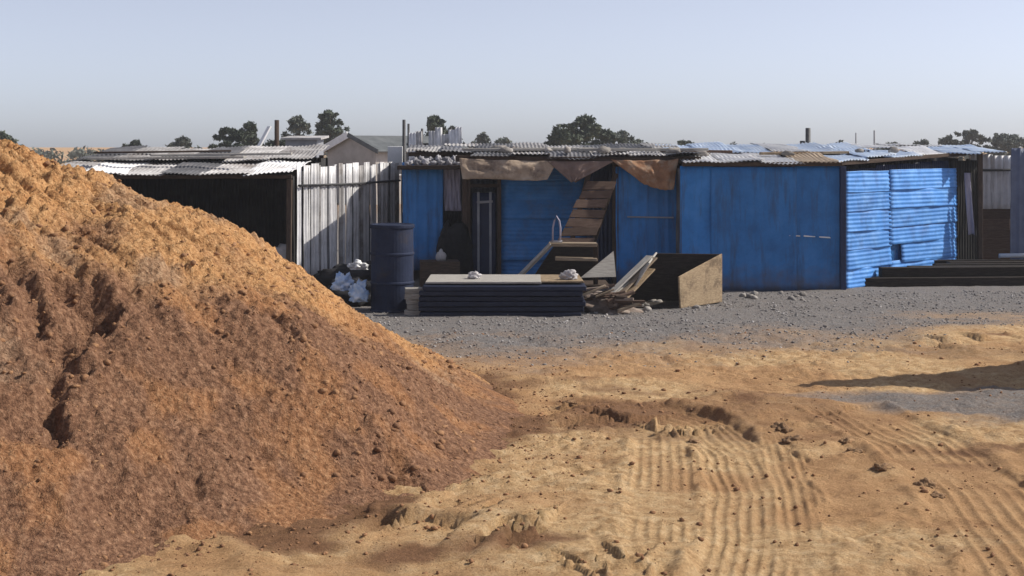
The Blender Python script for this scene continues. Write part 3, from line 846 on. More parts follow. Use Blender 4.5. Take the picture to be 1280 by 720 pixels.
# cloths hung under the eave
tg = 'cloths under the shack eave'
o = cloth('tarpaulin', None, 'tarp_tan', [P(578, 222, 24.72), P(684, 224, 24.72), P(697, 201, 24.8), P(574, 198, 24.8)], 40, 16, .035, 3, .03)
tag(o, 'long tan tarpaulin rolled out under the eave above the narrow door', 'tarpaulin', tg)
o = cloth('tarpaulin', None, 'tarp_brown', [P(714, 226, 24.7), P(722, 226, 24.7), P(768, 201, 24.78), P(684, 201, 24.78)], 36, 14, .03, 3, .03)
tag(o, 'dull brown triangular cloth hanging point down under the eave', 'tarpaulin', tg)
o = cloth('tarpaulin', None, 'tarp_rust', [P(806, 230, 24.6), P(842, 237, 24.6), P(848, 199, 24.75), P(764, 199, 24.75)], 40, 18, .035, 3, .03)
tag(o, 'rust orange torn tarpaulin drooping over the upright blue sheets', 'tarpaulin', tg)
# black sacks heaped in the dark doorway
o = link('black_bundle', lump_mesh((.30, .26, .68), 4, .35, 1.5, .6, 21), 'black_cloth', None, Matrix.Translation((-1.08, 25.9, 0)))
tag(o, 'tall black bundle of cloth standing in the doorway beside the narrow door', 'bundle')
o = link('cloth_scrap', lump_mesh((.09, .07, .13), 3, .4, 2, .3, 5), 'sack', None, Matrix.Translation((-1.28, 25.3, .44)))
tag(o, 'small pale cloth bundle on the crate by the dark doorway', 'cloth')
cr = slab('storage_box', None, 'wood_dark', (-1.3, 25.25, -.02), (.7, .5, .47), .1)
tag(cr, 'dark wooden box beneath the pale cloth bundle', 'box')
# pale sacks and stones on the low edge of the roof
for i in range(13):
    px = 512 + 5.0 * i + R(-1.5, 1.5); row = i % 2
    p = P(px, 206 - 6 * row, 26.0 + .3 * row)
    o = link('white_stone', lump_mesh((R(.06, .09), R(.06, .09), R(.05, .08)), 3, .6, 2.0, .5, i), 'lilac', None, Matrix.Translation((p.x, p.y + .05, 2.15 + .06 * row)))
    tag(o, 'pale stone in the row on the ledge above the blue sheet', 'stone', 'stones on the roof ledge')
lg = beam('ledge', ms, 'wood_dark', (-2.1, 26.25, 2.11), (-.85, 26.2, 2.11), .7, .07)

# ------------------------------------------------------------------ right shack: solid blue
bs = thing('tin_shack', (5.6, 26.6, 0), 'boxy shack of smooth blue sheets with a sunlit faded side', 'shack')
C0, C1, C2 = Vector((2.9, 24.3, 0)), Vector((5.72, 24.52, 0)), Vector((8.66, 27.55, 0))
wd = [(.0, .19), (.19, .72), (.72, 1.0)]
fd = C1 - C0
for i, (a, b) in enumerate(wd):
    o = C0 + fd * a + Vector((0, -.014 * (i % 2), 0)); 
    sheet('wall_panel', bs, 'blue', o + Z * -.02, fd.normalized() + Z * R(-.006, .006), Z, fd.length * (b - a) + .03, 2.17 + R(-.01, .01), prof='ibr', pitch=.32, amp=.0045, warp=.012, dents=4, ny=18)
beam('corner_post', bs, 'navy', C1 + Vector((.04, -.03, -.05)), C1 + Vector((.04, -.03, 2.15)), .10, .09, up=YD)
for i in range(3):      # scraped white marks of a welded strap
    p0 = P(986 + 19 * i, 294 + i, 24.46); p1 = P(1000 + 19 * i, 295 + i, 24.46)
    beam('strap', bs, 'white_paint', p0, p1, .03, .014 + .006 * R(0, 1), jig=.006)
ed = C2 - C1; eu = ed.normalized(); en = eu.cross(Z)
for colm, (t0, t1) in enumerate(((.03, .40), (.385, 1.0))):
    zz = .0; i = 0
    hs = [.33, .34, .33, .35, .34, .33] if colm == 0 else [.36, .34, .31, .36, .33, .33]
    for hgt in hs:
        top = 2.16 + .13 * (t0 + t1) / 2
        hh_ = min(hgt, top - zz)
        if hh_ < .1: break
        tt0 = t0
        if colm == 1 and i == 1: tt0 = t0 + .10      # gap that shows the darker blue sheet behind
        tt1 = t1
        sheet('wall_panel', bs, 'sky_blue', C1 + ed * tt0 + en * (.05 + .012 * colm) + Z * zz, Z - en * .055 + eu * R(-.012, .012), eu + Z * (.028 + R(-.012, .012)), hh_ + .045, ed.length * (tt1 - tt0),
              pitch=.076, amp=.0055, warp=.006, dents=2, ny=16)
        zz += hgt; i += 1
sheet('wall_panel', bs, 'blue', C1 + ed * .30 - en * .04 + Z * .0, eu, Z + eu * .02, .95, .82, warp=.02, dents=2)
wall_sheets(bs, 'navy', C1 + ed * .02 - en * .10, C1 + ed * .98 - en * .10, .0, (2.08, 2.22))
wall_sheets(bs, 'shade_black', (8.62, 27.62), (9.22, 28.0), .0, (2.2, 2.3))  # near-black sheets painted as the shade of the recess
wall_sheets(bs, 'roof_dark', (8.9, 28.0), (8.95, 29.6), .0, (2.2, 2.35))
wall_sheets(bs, 'roof_dark', (8.9, 29.6), (2.95, 29.6), .0, 2.38)
wall_sheets(bs, 'roof_dark', (2.95, 29.6), (2.92, 24.35), .0, (2.38, 2.12))
beam('post', bs, 'wood_dark', (9.18, 27.6, -.05), (9.18, 27.6, 2.36), .09, .09, up=YD)


def bs_z(y): return 2.225 + (y - 24.2) * .05


def front_y(x):
    return (24.3 + .078 * (x - 2.9) if x < 5.72 else 24.52 + (x - 5.72) * 1.03 + .10) - .16


x = 2.95; i = 0
mm = ['roof_bright', 'roof_bright', 'roof_bright', 'roof_tan', 'roof_blue', 'roof_blue', 'roof_blue', 'roof_bright', 'roof_blue', 'roof_blue']
while x < 9.2:
    wd_ = R(.58, .72); y0 = front_y(x) + R(-.05, .05)
    sk = (front_y(x + wd_) - front_y(x)) if x + wd_ < 8.75 else 0
    y0 = min(y0, 27.4)
    sheet('roof_sheet', bs, mm[i % len(mm)], (x, y0, bs_z(y0) + .012 * (i % 2) + R(0, .015)), XD + Z * R(-.03, .03), Vector((R(-.02, .02), 1, .05 + R(-.006, .006))), wd_ + .06, min(2.6, 29.8 - y0), warp=.035, rag=.05, amp=.012, skew=sk)
    if 29.8 - y0 > 2.6:
        y = y0 + 2.4
        sheet('roof_sheet', bs, mm[(i + 4) % len(mm)], (x, y, bs_z(y) + .04 + .012 * (i % 2)), XD + Z * R(-.03, .03), Vector((R(-.02, .02), 1, .05)), wd_ + .06, 29.8 - y, warp=.035, rag=.06, amp=.012)
    x += wd_; i += 1
beam('rafter', bs, 'wood_dark', (2.95, 24.3, 2.19), (5.75, 24.5, 2.195), .07, .07)
beam('rafter', bs, 'wood_dark', C1 + Z * 2.2, C2 + Vector((.5, .4, 2.37)), .07, .07)
# timbers and stones lying on the roofs
for (p0, p1, m_, lb_) in [((1.2, 25.6, 2.44), (3.6, 25.9, 2.44), 'wood_grey', 'long grey timber laid across the join of the two tin roofs'), ((2.6, 26.3, 2.42), (4.1, 26.2, 2.40), 'wood_brown', 'brown timber lying where the ragged roof meets the bright roof'), ((-.9, 25.7, 2.44), (1.5, 26.1, 2.45), 'wood_grey', 'grey timber on the ragged roof above the tan tarpaulin'), ((4.6, 26.0, 2.37), (6.3, 26.4, 2.385), 'ply', 'pale board lying on the roof of the boxy blue shack')]:
    o = beam('roof_timber', None, m_, p0, p1, .15, .05)
    tag(o, lb_, 'timber', 'timbers on the tin roofs')
for i in range(16):
    xx = R(-.6, 8.2); y = (25.2 if xx < 3 else front_y(xx) + .5) + R(0, .9)
    z = (ms_z(y) if xx < 3 else bs_z(y)) + .03
    o = link('roof_stone', lump_mesh((R(.07, .14), R(.07, .12), R(.045, .08)), 2, .4, 1.6, .5, i + 40), 'stone', None, Matrix.Translation((xx, y, z)))
    tag(o, 'small stone holding down the tin roof sheets', 'stone', 'stones on the tin roofs')

# right end: dark gap, hanging strip, grey gate, slate blue sheet
o = cloth('hanging_strip', None, 'curtain', [P(1210, 292, 27.45), P(1218, 292, 27.45), P(1213, 216, 27.45), P(1205, 216, 27.45)], 8, 18, .02, 3)
tag(o, 'narrow pale rag hanging from the overhang at the end of the blue shack', 'rag')
gt_ = thing('patched_gate', (9.6, 28.1, 0), 'patched screen with grey zinc above and brown boards below', 'screen')
wall_sheets(gt_, 'zinc', P(1214, 0, 28.1).xy, P(1264, 0, 28.1).xy, 1.25, 2.33, wid=.42, name='zinc_sheet', pitch=.13, amp=.012)
zz = .05
while zz < 1.25:
    beam('board', gt_, 'wood_brown', (9.1 + R(-.05, .02), 28.13, zz + .1), (9.98 + R(-.03, .05), 28.13, zz + .1 + R(-.01, .01)), .03, .207)
    zz += .2
tube('rail', gt_, 'dark_steel', [(9.0, 28.04, 2.02), (10.6, 28.0, 2.04)], .025)
for xx in (9.14, 9.94):
    beam('post', gt_, 'wood_dark', (xx, 28.19, -.05), (xx, 28.19, 2.25), .07, .07, up=YD)
sb = thing('sheet_screen', (10.6, 27.5, 0), 'slate blue metal screen next to the patched grey screen', 'screen')
wall_sheets(sb, 'slate_blue', P(1262, 0, 27.5).xy, (12.0, 27.3), .0, 2.46, wid=.75, name='sheet', prof='ibr', pitch=.2, amp=.012)
for xx in (9.85, 11.9):
    beam('post', sb, 'wood_dark', (xx, 27.6, -.05), (xx, 27.58, 2.35), .07, .07, up=YD)
o = tube('white_pipe', None, 'white_paint', [(9.35, 27.0, .40), (10.9, 26.85, .43)], .045)
tag(o, 'white pipe lying on the dark beams before the slate blue screen', 'pipe')
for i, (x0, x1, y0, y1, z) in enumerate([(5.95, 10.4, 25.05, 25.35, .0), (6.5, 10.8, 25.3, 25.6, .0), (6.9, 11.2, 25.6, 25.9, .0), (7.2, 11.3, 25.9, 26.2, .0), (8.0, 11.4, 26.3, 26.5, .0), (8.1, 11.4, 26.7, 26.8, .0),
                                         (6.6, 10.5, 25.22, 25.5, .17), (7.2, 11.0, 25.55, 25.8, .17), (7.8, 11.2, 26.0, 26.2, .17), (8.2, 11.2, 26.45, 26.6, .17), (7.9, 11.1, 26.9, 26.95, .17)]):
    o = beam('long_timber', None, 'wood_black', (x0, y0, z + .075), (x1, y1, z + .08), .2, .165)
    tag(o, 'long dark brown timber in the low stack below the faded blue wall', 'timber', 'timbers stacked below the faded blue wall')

# ------------------------------------------------------------------ things in front of the shacks
cb = thing('steel_drum', (-1.83, 21.5, 0), 'tall dark navy steel drum standing behind the soil heap', 'drum')


def lathe(name, parent, m, c, prof, n=40):
    V = []; Fc = []
    for r_, z_ in prof:
        for j in range(n): V.append((r_ * math.cos(2 * math.pi * j / n), r_ * math.sin(2 * math.pi * j / n), z_))
    for i in range(len(prof) - 1):
        for j in range(n): q = (j + 1) % n; Fc.append((i * n + j, i * n + q, (i + 1) * n + q, (i + 1) * n + j))
    Fc.append(tuple(range(n))[::-1]); Fc.append(tuple((len(prof) - 1) * n + j for j in range(n)))
    me = bpy.data.meshes.new(name); me.from_pydata(V, [], Fc); me.update()
    return link(name, me, m, parent, Matrix.Translation(c))


lathe('body', cb, 'drum', (-1.83, 21.5, -.02), [(.33, 0), (.34, .015), (.34, .03), (.325, .05), (.325, .42), (.338, .435), (.338, .455), (.325, .47), (.325, .86), (.338, .875), (.338, .895), (.325, .91), (.322, 1.27)])
lathe('lid', cb, 'drum', (-1.83, 21.5, 1.252), [(.335, 0), (.342, .015), (.342, .05), (.33, .062), (.30, .05), (.295, .045)])
# plastic bags
for i, (px, py, Y, sz, m_, lb) in enumerate([(428, 350, 21.6, (.14, .12, .15), 'bag_blue', 'crumpled pale blue plastic bag behind the soil heap slope'),
                                             (448, 362, 21.3, (.13, .12, .17), 'bag_blue', 'small pale blue and white bag tucked against the navy drum'),
                                             (447, 330, 22.3, (.14, .10, .07), 'bag_white', 'grey white plastic sheet crumpled above the blue bags')]):
    p = P(px, py, Y)
    base = max(0, p.z - sz[2])
    o = link('plastic_bag', lump_mesh(sz, 4, .75, 2.1, .6, i + 3), m_, None, Matrix.Translation((p.x, p.y, base - .02)))
    tag(o, lb, 'plastic bag')
o = link('rubbish_pile', lump_mesh((.42, .32, .28), 4, .5, 2.2, .4, 33), 'black_cloth', None, Matrix.Translation((-2.5, 22.2, -.05)))
tag(o, 'dark pile of rubbish beneath the pale plastic bags', 'rubbish')
# stack of long navy panels
for i in range(6):
    z = .075 * i
    o = slab('stacked_shutter', None, 'navy_dark', (-.13 + R(-.04, .04), 21.35 + R(-.03, .03), z - .01 + .002 * i), (2.42 + R(-.06, .05), 1.3, .068), R(-.012, .012), bev=.008)
    tag(o, 'long dark navy shutter lying in the flat stack on the gravel', 'shutter', 'navy panels stacked on the gravel')
o = slab('grey_board', None, 'wood_grey', (-.42, 21.42, .462), (1.72, 1.2, .035), -.01)
tag(o, 'pale grey board on top of the navy panels, beside the dark drum', 'board')
o = slab('grey_board', None, 'ply', (.74, 21.5, .462), (.64, 1.1, .03), .02)
tag(o, 'short cream board on top of the navy panels, near the rubble', 'board')
for i, (px, py, Y, sz, lb) in enumerate([(593, 351, 21.3, (.10, .09, .085), 'pale round stone on the grey board over the navy panels'),
                                         (711, 350, 21.2, (.13, .10, .11), 'large whitish stone on the cream board over the navy panels')]):
    p = P(px, py, Y)
    o = link('white_stone', lump_mesh((sz[0] * .85, sz[1] * .85, sz[2] * .8), 4, .6, 2.0, .4, i + 70), 'sack', None, Matrix.Translation((p.x, p.y, .495)))
    tag(o, lb, 'stone')
for i in range(5):
    o = slab('grey_block', None, 'wood_grey', (-1.46 + R(-.02, .02), 20.95 + R(-.03, .03), -.01 + .082 * i), (.26 - .02 * (i % 2), .2, .078), R(-.2, .2))
    tag(o, 'pale block in the small stack against the end of the navy panels', 'block', 'pale blocks beside the navy panels')

# wooden bin behind the panels, with its shelf boards
bn = thing('wooden_bin', (.75, 23.2, 0), 'open dark wooden bin with a slanting pale side behind the navy panels', 'bin')
y0, y1 = 22.7, 23.6
for k in range(3):
    a0, a1 = P(640 + 4 * k, 344, 22.7), P(688 + 4 * k, 302, 22.7)
    beam('side_board', bn, 'wood_grey', (a0.x, y0 + .3 * k, .30), (a1.x, y0 + .3 * k, .93), .28, .03)
quad_board('back_board', bn, 'wood_black', [(.14, 23.5, .0), (1.42, 23.5, .0), (1.42, 23.5, .9), (.74, 23.5, .9)], .03)
slab('floor_board', bn, 'wood_dark', (.80, 23.15, .22), (1.55, .9, .04), 0)
beam('top_board', bn, 'wood', (P(686, 0, 22.75).x, 22.75, .92), (P(746, 0, 22.75).x, 22.75, .91), .24, .06)
beam('shelf_board', bn, 'wood', (P(694, 0, 22.8).x, 22.8, .68), (P(746, 0, 22.8).x, 22.8, .67), .22, .045)
beam('upright', bn, 'wood_dark', (1.36, 22.8, -.03), (1.36, 22.8, .92), .08, .06, up=YD)
beam('upright', bn, 'wood_dark', (.12, 22.8, -.03), (.12, 22.8, .36), .08, .06, up=YD)
beam('upright', bn, 'wood_dark', (.12, 23.6, -.03), (.12, 23.6, .36), .08, .06, up=YD)
o = thing('handle_hoop', P(696, 302, 22.72), 'thin white pointed hoop standing on the wooden bin', 'hoop')
tube('hoop', o, 'curtain', [P(691, 302, 22.72), P(691, 285, 22.72), P(693, 276, 22.72), P(695.5, 270, 22.72), P(699, 276, 22.72), P(700.5, 285, 22.72), P(700, 302, 22.72)], .016)
tube('foot', o, 'lilac', [P(688, 302, 22.72), P(703, 302, 22.72)], .022)

# leaning steps of brown boards
st = thing('leaning_pallet', (1.3, 24.6, 0), 'brown slatted board panel leaning against the blue wall', 'pallet')
def lean(t, sd):
    return Vector((P(716, 300, 24.3).x * (1 - t) + P(752, 225, 24.75).x * t + sd * (.32 - .06 * t), 24.3 + .45 * t, .78 * (1 - t) + 1.9 * t))


for k in range(7):
    t0, t1 = k / 7 + .006, (k + 1) / 7 - R(.006, .016)
    sk = R(-.02, .02); off = Vector((R(-.015, .015), R(-.012, .0), 0))
    quad_board('board', st, 'wood_brown', [lean(t0, -1) + off, lean(t0, 1) + off + Z * sk, lean(t1, 1) + off + Z * sk, lean(t1, -1) + off], .025)
for sx in (-1, 1):
    a = Vector((P(700, 352, 24.35).x + (.30 if sx < 0 else .62) - .33, 24.18, -.03)); b = Vector((P(753, 220, 24.85).x + sx * .24, 24.88, 2.02))
    beam('stringer', st, 'wood_dark', a, b, .05, .09, up=XD)

# triangular grey board
tb = bmesh.new()
pts = [P(726, 347, 22.0), P(770, 346, 22.0), P(767, 314, 22.25)]
o0 = pts[0].copy()
f = [tb.verts.new(p - o0) for p in pts]; b_ = [tb.verts.new(p - o0 + Vector((0, .035, 0))) for p in pts]
tb.faces.new(f); tb.faces.new(b_[::-1])
for i in range(3): tb.faces.new((f[i], b_[i], b_[(i + 1) % 3], f[(i + 1) % 3]))
bmesh.ops.recalc_face_normals(tb, faces=tb.faces)
me = bpy.data.meshes.new('tri'); tb.to_mesh(me); tb.free()
o = link('cut_board', me, 'wood_grey', None, Matrix.Translation(o0)); tag(o, 'grey triangular offcut of board propped between bin and crate', 'board')

# big open plywood crate, its front missing
ck = thing('plywood_crate', (2.3, 22.2, 0), 'open plywood crate with a flared side and a sunlit end', 'crate')


fb, rb = P(851, 386, 21.7), P(903, 380, 22.6)
fb.z = rb.z = .0
ft, rt = P(849, 346, 21.7), P(903, 317, 22.6)
quad_board('end_panel', ck, 'ply', [fb, rb, rt, ft], .03)
lb, lt = Vector((1.72, 22.6, 0)), Vector((P(822, 316, 22.6).x, 22.6, P(822, 316, 22.6).z))
quad_board('back_panel', ck, 'wood_black', [Vector((1.6, 22.63, .0)), rb + Vector((-.035, .03, 0)), rt + Vector((-.035, .03, -.01)), lt + Vector((0, .03, -.01))], .03)  # crate's inner shade is put into the near-black back and floor
quad_board('flared_side', ck, 'wood_grey', [P(782, 380, 21.75), Vector((1.62, 22.6, .0)), lt, P(768, 363, 21.75) + Vector((.55, 0, .42))], .03)
quad_board('floor_panel', ck, 'wood_black', [Vector((1.75, 21.75, .02)), fb + Vector((-.04, 0, .02)), rb + Vector((-.04, 0, .02)), Vector((1.62, 22.6, .02))], .03)
# split boards leaning on its flared side
for i, (a, b) in enumerate([((764, 366), (812, 320)), ((770, 372), (818, 322)), ((760, 372), (800, 338)), ((775, 378), (815, 336))]):
    Y = 21.62 - .04 * i
    o = beam('split_board', None, ['wood_grey', 'wood', 'wood_grey', 'ply'][i], P(*a, Y), P(*b, Y + .55), .14, .025)
    tag(o, ['longest grey split board leaning highest on the flared crate side', 'brown weathered board leaning next to the longest grey one', 'short grey split board low against the flared crate side', 'cream split board leaning inside the others at the crate'][i], 'board', 'boards leaning on the plywood crate')
# broken wood and rubble between
for i in range(34):
    t = R(0, 1); c = Vector((P(738 + 50 * t, 0, 21.0).x + R(-.1, .1), 21.0 + R(-.1, .7), .02 + R(0, .34) * (1 - .5 * t)))
    a = R(-.5, .5); L_ = R(.15, .5)
    dv = Vector((math.cos(a), math.sin(a) * .6, R(-.25, .45))) * L_
    o = beam('broken_stick', None, ['wood_brown', 'wood', 'wood_dark', 'wood_brown', 'rust'][i % 5], c - dv * .5 + Z * .05, c + dv * .5 + Z * .05, R(.04, .09), R(.02, .05), jig=.008)
    tag(o, 'piece of broken wood in the rubble between navy panels and crate', 'wood scrap', 'broken wood beside the crate')
rp_ = link('rubble_pile', lump_mesh((.42, .42, .2), 4, .6, 2.4, .3, 55), 'rust', None, Matrix.Translation((1.45, 21.45, -.06)))
tag(rp_, 'low heap of brown rubble under the broken wood beside the crate', 'rubble')
for i in range(26):
    px = R(760, 1030); p = G(px, R(372, 388) if px < 900 else R(368, 376)); s_ = R(.03, .08)
    o = link('loose_stone', lump_mesh((s_, s_ * .9, s_ * .7), 2, .4, 1.6, .4, i + 90), 'stone', None, Matrix.Translation((p[0], p[1], ground_z(*p) - .01)))
    tag(o, 'loose grey stone on the gravel along the foot of the blue wall', 'stone', 'stones along the blue wall')

# ------------------------------------------------------------------ behind: hut, house, fence, poles
hu = thing('grey_hut', (-5.9, 40.6, 0), 'small grey plastered hut with a dark doorway beyond the white fence', 'hut')
hx0, hx1, hy0, hy1 = -6.35, -5.55, 40, 41.4
slab('wall', hu, 'grey_paint', (-6.0, 40.72, 0), (.9, 1.4, 2.72), 0, bev=.02)
slab('roof', hu, 'roof_grey', (-5.98, 40.7, 2.722), (1.15, 1.7, .06), 0, (.04, .0))
dd = slab('door', hu, 'glass', (-5.86, 39.99, 0), (.46, .06, 2.3), 0)  # dark slab painted as the shade of the open doorway
slab('lintel', dd, 'wood_grey', (-5.86, 39.98, 2.31), (.56, .08, .06), 0)

hs_ = thing('gabled_house', (-6.0, 62, 0), 'low house with dark grey gabled roof and white bargeboards', 'house')
ang = math.radians(44); hu_ = Vector((math.cos(ang), math.sin(ang), 0)); hv = Vector((-math.sin(ang), math.cos(ang), 0))
hc = P(466, 183, 60); hc.z = 0
Lh, Wh, ez, rz_ = 5.6, 3.4, 2.40, 2.96


def hp(a, b, z): return hc + hu_ * a + hv * b + Z * z


me = bpy.data.meshes.new('house_wall')
V = [hp(.15, 0, 0), hp(Lh - .15, 0, 0), hp(Lh - .15, Wh, 0), hp(.15, Wh, 0), hp(.15, 0, ez), hp(Lh - .15, 0, ez), hp(Lh - .15, Wh, ez), hp(.15, Wh, ez), hp(.15, Wh / 2, rz_ - .06), hp(Lh - .15, Wh / 2, rz_ - .06)]
me.from_pydata([tuple(v - hc) for v in V], [], [(0, 1, 5, 4), (2, 3, 7, 6), (3, 0, 4, 8, 7), (1, 2, 6, 9, 5), (0, 3, 2, 1)]); me.update()
link('wall', me, 'plaster', hs_, Matrix.Translation(hc))
sl = Vector((0, 0, rz_ - ez)) + hv * (Wh / 2)
quad_board('roof', hs_, 'slate', [hp(0, -.3, ez - .1), hp(Lh, -.3, ez - .1), hp(Lh, Wh / 2, rz_ + .02), hp(0, Wh / 2, rz_ + .02)], .06)
quad_board('roof', hs_, 'slate', [hp(Lh, Wh + .3, ez - .1), hp(0, Wh + .3, ez - .1), hp(0, Wh / 2, rz_ + .02), hp(Lh, Wh / 2, rz_ + .02)], .06)
beam('bargeboard', hs_, 'slate', hp(-.04, -.4, ez - .12), hp(-.04, Wh / 2, rz_ + .05), .06, .2)
beam('bargeboard', hs_, 'white_paint', hp(-.04, Wh / 2, rz_ + .05), hp(-.04, Wh + .4, ez - .12), .06, .3)
for a in (1.2, 3.6):
    wn = quad_board('window', hs_, 'glass', [hp(a, -.03, 1.3), hp(a + .8, -.03, 1.3), hp(a + .8, -.03, 2.2), hp(a, -.03, 2.2)], .04)
    beam('sill', wn, 'white_paint', hp(a - .08, -.06, 1.27), hp(a + .88, -.06, 1.27), .1, .05)

po = thing('dark_pole', P(505, 360, 30), 'thin dark pole carrying a square white board', 'pole')
po.location.z = 0
tube('shaft', po, 'dark_steel', [P(505, 330, 30).xy.to_3d(), P(505, 330, 30).xy.to_3d() + Z * 3.07], [.05, .035])
b0 = P(494, 205, 29.93)
slab('board', po, 'white_paint', (b0.x, 29.92, 2.1), (.32, .03, .40), 0)

pf = thing('tall_screen', P(542, 0, 34).xy.to_3d(), 'tall screen of pale upright strips and thin poles above the roof', 'screen')
for i in range(8):
    px = 511 + 8.2 * i; p = P(px, 0, 34)
    if i in (2,): continue
    sheet('strip', pf, ['zinc', 'roof_grey', 'zinc', 'zinc'][i % 4], (p.x, 34 + R(-.02, .02), 0), XD, Z, .17, 2.9 + R(-.10, .08), pitch=.075, amp=.008, warp=.01)
for px in (511, 527, 551, 564, 576):
    p = P(px, 0, 34.08); tube('pole', pf, 'dark_steel', [(p.x, 34.08, 0), (p.x + R(-.02, .02), 34.08, 2.98 + R(-.1, .1))], .028, 8)
beam('rail', pf, 'dark_steel', (P(508, 0, 34.1).x, 34.1, 2.55), (P(579, 0, 34.1).x, 34.1, 2.55), .05, .06)

for (px, top, Y, rad, lb, m_) in [(346, 150, 36, .07, 'thick dark post standing beyond the dark open shed roof', 'wood_dark'), (1010, 160, 48, .10, 'stout dark chimney like post behind the blue shack roof', 'dark_steel'),
                                  (1093, 163, 70, .05, 'thin grey mast far behind the faded blue wall', 'grey_paint'), (1070, 166, 70, .04, 'faint thin mast beside the taller grey mast', 'grey_paint'),
                                  (1003, 176, 48, .10, 'short dark stub post beside the stout dark post', 'dark_steel')]:
    p = P(px, top, Y); p0 = Vector((p.x, Y, 0))
    t_ = tube('standing_pole', None, m_, [p0, p0.lerp(p, .5), p], [rad, rad * .92, rad * .85])
    tag(t_, lb, 'pole')
o = beam('leaning_plank', None, 'white_paint', (P(312, 0, 37).x, 36.6, 1.9), P(337, 158, 37), .16, .05)
o2 = slab('plank_stack', None, 'wood_grey', (P(318, 0, 37).x, 36.7, 0), (1.3, .8, 1.9), 0)
tag(o, 'pale plank leaning up beyond the shed roof, next to bushes', 'plank'); tag(o2, 'grey block of stacked boards behind the dark open shed', 'board stack')

# unseen shelter added beyond the right frame edge to cast the pointed shadow
af = thing('shadow_shelter', (8.9, 15.5, 0), 'steep tin shelter added out of view to cast the pointed shadow across the yard', 'shelter')
for sgn in (-1, 1):
    for i in range(4):
        sl_ = Vector((0, -sgn * 1.45, 3.65))
        sheet('roof_sheet', af, 'roof_grey', (7.2 + .72 * i, 15.45 + sgn * 1.5, -.02), XD, sl_, .76, sl_.length, warp=.02)
wall_m = bpy.data.meshes.new('gable')
wall_m.from_pydata([(0, -1.42, 0), (0, 1.42, 0), (0, 0, 3.58), (.03, -1.42, 0), (.03, 1.42, 0), (.03, 0, 3.58)], [], [(0, 1, 2), (5, 4, 3), (0, 3, 4, 1), (1, 4, 5, 2), (2, 5, 3, 0)]); wall_m.update()
link('gable', af, None) if False else link('gable', wall_m, 'wood_dark', af, Matrix.Translation((7.25, 15.45, 0)))

# ------------------------------------------------------------------ trees
def leaf_mesh(cl, n, size, seed):
    r = np.random.default_rng(seed)
    c = np.array([q[:3] for q in cl]); rad = np.array([q[3] for q in cl])
    pr = rad ** 2 / (rad ** 2).sum()
    k = r.choice(len(cl), n, p=pr)
    dv = r.normal(size=(n, 3)); dv /= np.linalg.norm(dv, axis=1)[:, None]
    pos = c[k] + dv * (rad[k] * (r.random(n) ** .5 + .35 * (r.random(n) < .12) * r.random(n)))[:, None] * np.array([1.1, 1.1, .75])
    a = r.normal(size=(n, 3)); a /= np.linalg.norm(a, axis=1)[:, None]
    b = np.cross(a, r.normal(size=(n, 3))); b /= np.linalg.norm(b, axis=1)[:, None]
    s = (size * (.6 + .8 * r.random(n)))[:, None]
    V = np.stack([pos - a * s, pos - b * s * .45, pos + a * s, pos + b * s * .45], 1).reshape(-1, 3)
    return np_mesh('crown', V, np.arange(4 * n).reshape(-1, 4), smooth=False)


def tree(px, top, wpx, Y, label, m_='leaf', n=2600, base_frac=.35, seed=0, leaf=None):
    r = random.Random(seed)
    p = P(px, top, Y); Wd = 1.3 * wpx * Y / F; H = p.z
    t = thing('tree', (p.x, Y, 0), label, 'tree', 'trees beyond the shacks')
    tube('trunk', t, 'bark', [(p.x, Y, -.05), (p.x + .03 * H, Y, H * .25), (p.x - .02 * H, Y, H * .5), (p.x, Y, H * .72)], [.05 * H * .7, .04 * H * .7, .03 * H * .7, .012 * H], 8)
    cl = []
    z0 = H * base_frac; Hc = H - z0; big = min(Wd, Hc)
    lean = r.uniform(-.15, .15)
    for i in range(44):
        zt = r.random() ** .8                              # 0 foot of crown, 1 top
        prof_ = (math.sin(math.pi * min(1, .22 + .72 * zt)) ** .7) * r.uniform(.5, 1.25)
        a = r.uniform(0, 6.28); q = math.sqrt(r.random())
        rr = r.uniform(.06, .17) * big
        cl.append((math.cos(a) * q * max(0, Wd / 2 * prof_ - rr * .6) + lean * Wd * zt, math.sin(a) * q * max(0, Wd / 2 * prof_ - rr * .6), z0 + rr * .5 + (Hc - 1.35 * rr) * zt, rr))
    for c in cl[:5]:
        tube('branch', t, 'bark', [(p.x, Y, H * .4), (p.x + c[0] * .5, Y + c[1] * .5, (H * .4 + c[2]) / 2 + .05 * H), (p.x + c[0], Y + c[1], c[2])], [.016 * H, .011 * H, .005 * H], 6)
    link('crown', leaf_mesh(cl, int(n * 1.7), leaf or .0011 * Y + .02, seed + 100), m_, t, Matrix.Translation((p.x, Y, 0)))
    return t


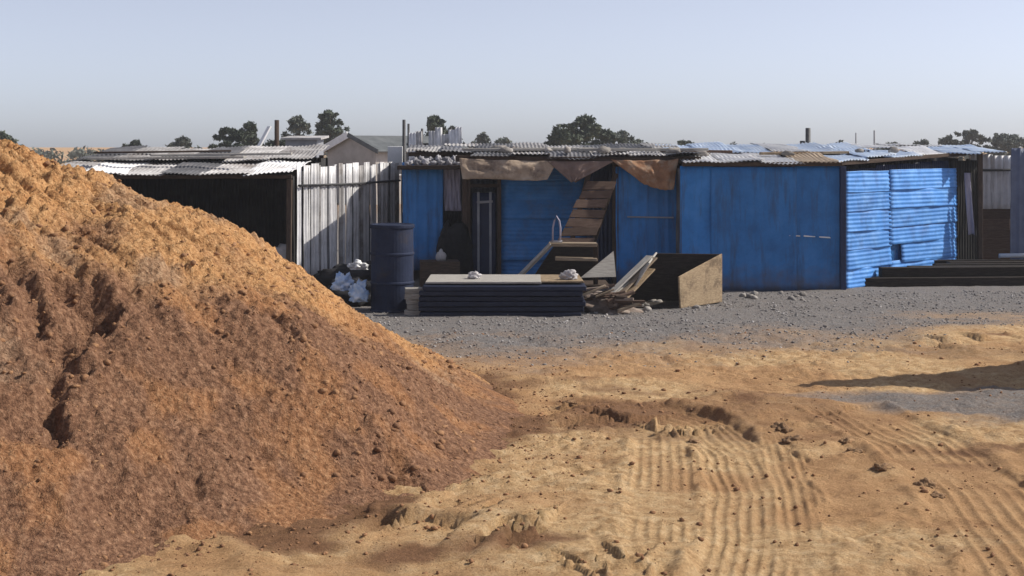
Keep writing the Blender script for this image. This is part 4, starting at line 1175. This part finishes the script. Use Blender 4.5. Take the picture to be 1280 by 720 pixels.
TR = [(4, 163, 34, 80, 'dark low tree peeping over the top of the soil heap', 'leaf', 1500),
      (172, 174, 34, 85, 'small ragged dark bush just beyond the shed roof, furthest from the white fence', 'leaf', 1300),
      (236, 169, 44, 80, 'rounded low dark bush behind the shed roof', 'leaf_grey', 2000),
      (290, 158, 52, 70, 'broad dense dark tree behind the shed roof', 'leaf', 3000),
      (317, 151, 28, 74, 'upright dark tree standing against the broad dense one', 'leaf', 1600),
      (346, 168, 44, 60, 'dark bush around the thick post', 'leaf', 2000),
      (374, 143, 30, 78, 'grey green tree rising above the small grey hut', 'leaf_grey', 1700),
      (413, 136, 38, 82, 'tall dark tree behind the white bargeboards of the house', 'leaf', 2000),
      (546, 143, 32, 75, 'dark tree behind the tall screen of pale strips', 'leaf', 1600),
      (566, 157, 24, 80, 'smaller dark tree half hidden by the tall screen of pale strips', 'leaf', 1000),
      (603, 164, 30, 95, 'small distant round tree between the tall screen and the big dark tree', 'leaf_grey', 1000),
      (632, 171, 46, 95, 'low distant bush next to the small round tree', 'leaf_grey', 900),
      (700, 154, 44, 70, 'dark leafy tree forming one flank of the tallest clump', 'leaf', 2200),
      (724, 141, 42, 72, 'tallest dark pointed tree above the middle of the roof', 'leaf', 2600),
      (752, 159, 60, 76, 'dense dark tree following the pointed tree', 'leaf', 2400),
      (784, 162, 50, 80, 'grey green tree at the lower end of the clump', 'leaf_grey', 1800),
      (808, 170, 44, 84, 'low ragged tree trailing off the end of the clump', 'leaf', 1200),
      (856, 174, 44, 90, 'flat domed bush behind the join of the two roofs', 'leaf', 1200),
      (922, 178, 26, 95, 'low grey bush above the blue shack roof', 'leaf_grey', 800),
      (952, 179, 24, 95, 'very low bush near the stout dark post', 'leaf_grey', 700),
      (1048, 175, 26, 95, 'low dark bush beside the thin masts', 'leaf', 700),
      (1104, 176, 40, 100, 'flat distant bush beyond the faded blue wall', 'leaf_grey', 700),
      (1152, 174, 40, 100, 'small distant bush near the end of the faded blue wall', 'leaf_grey', 700),
      (1190, 168, 40, 100, 'middling distant tree beyond the roof overhang', 'leaf_grey', 1000),
      (1213, 160, 44, 100, 'taller grey distant tree behind the patched screen', 'leaf_grey', 1300),
      (1244, 166, 52, 105, 'broad grey distant tree behind the patched screen', 'leaf_grey', 1300),
      (1272, 165, 52, 105, 'grey distant tree behind the slate blue screen', 'leaf_grey', 1200)]
for i, a in enumerate(TR):
    px, top, wpx, Y, lb, m_, n = a
    tree(px, top, wpx, Y, lb, m_, n, .35 if top > 160 else .5, seed=i * 13 + 5)
# far scrub that reads as one mass
cl = []
rr = random.Random(3)
for i in range(420):
    x = rr.uniform(-110, 110); Y = rr.uniform(125, 170); h = 1.9 + 1.1 * max(0, mnoise.noise(Vector((x / 14, 2, 0))) + .3) + rr.uniform(-.3, .3)
    for zq in (.28, .72): cl.append((x + rr.uniform(-.6, .6), Y, h * zq, h * .36))
tag(link('distant_scrub', leaf_mesh(cl, 26000, .30, 77), 'leaf_grey'), 'far grey green scrub along the horizon', 'scrub', kind='stuff')

# ------------------------------------------------------------------ thin dusty air
hb = bmesh.new(); bmesh.ops.create_cube(hb, size=1)
for v in hb.verts:
    v.co = Vector((v.co.x * 700, 90 + v.co.y * 320, -1.3 + (v.co.z + .5) * 9.3))
me = bpy.data.meshes.new('haze'); hb.to_mesh(me); hb.free()
hm = bpy.data.materials.new('haze'); hm.use_nodes = True
ht = hm.node_tree; ht.nodes.remove(ht.nodes['Principled BSDF'])
pv = ht.nodes.new('ShaderNodeVolumePrincipled'); pv.inputs['Color'].default_value = (.92, .94, 1, 1); pv.inputs['Density'].default_value = .0008; pv.inputs['Anisotropy'].default_value = .2
ht.links.new(pv.outputs[0], ht.nodes['Material Output'].inputs['Volume'])
tag(link('haze', me, hm), kind='stuff')
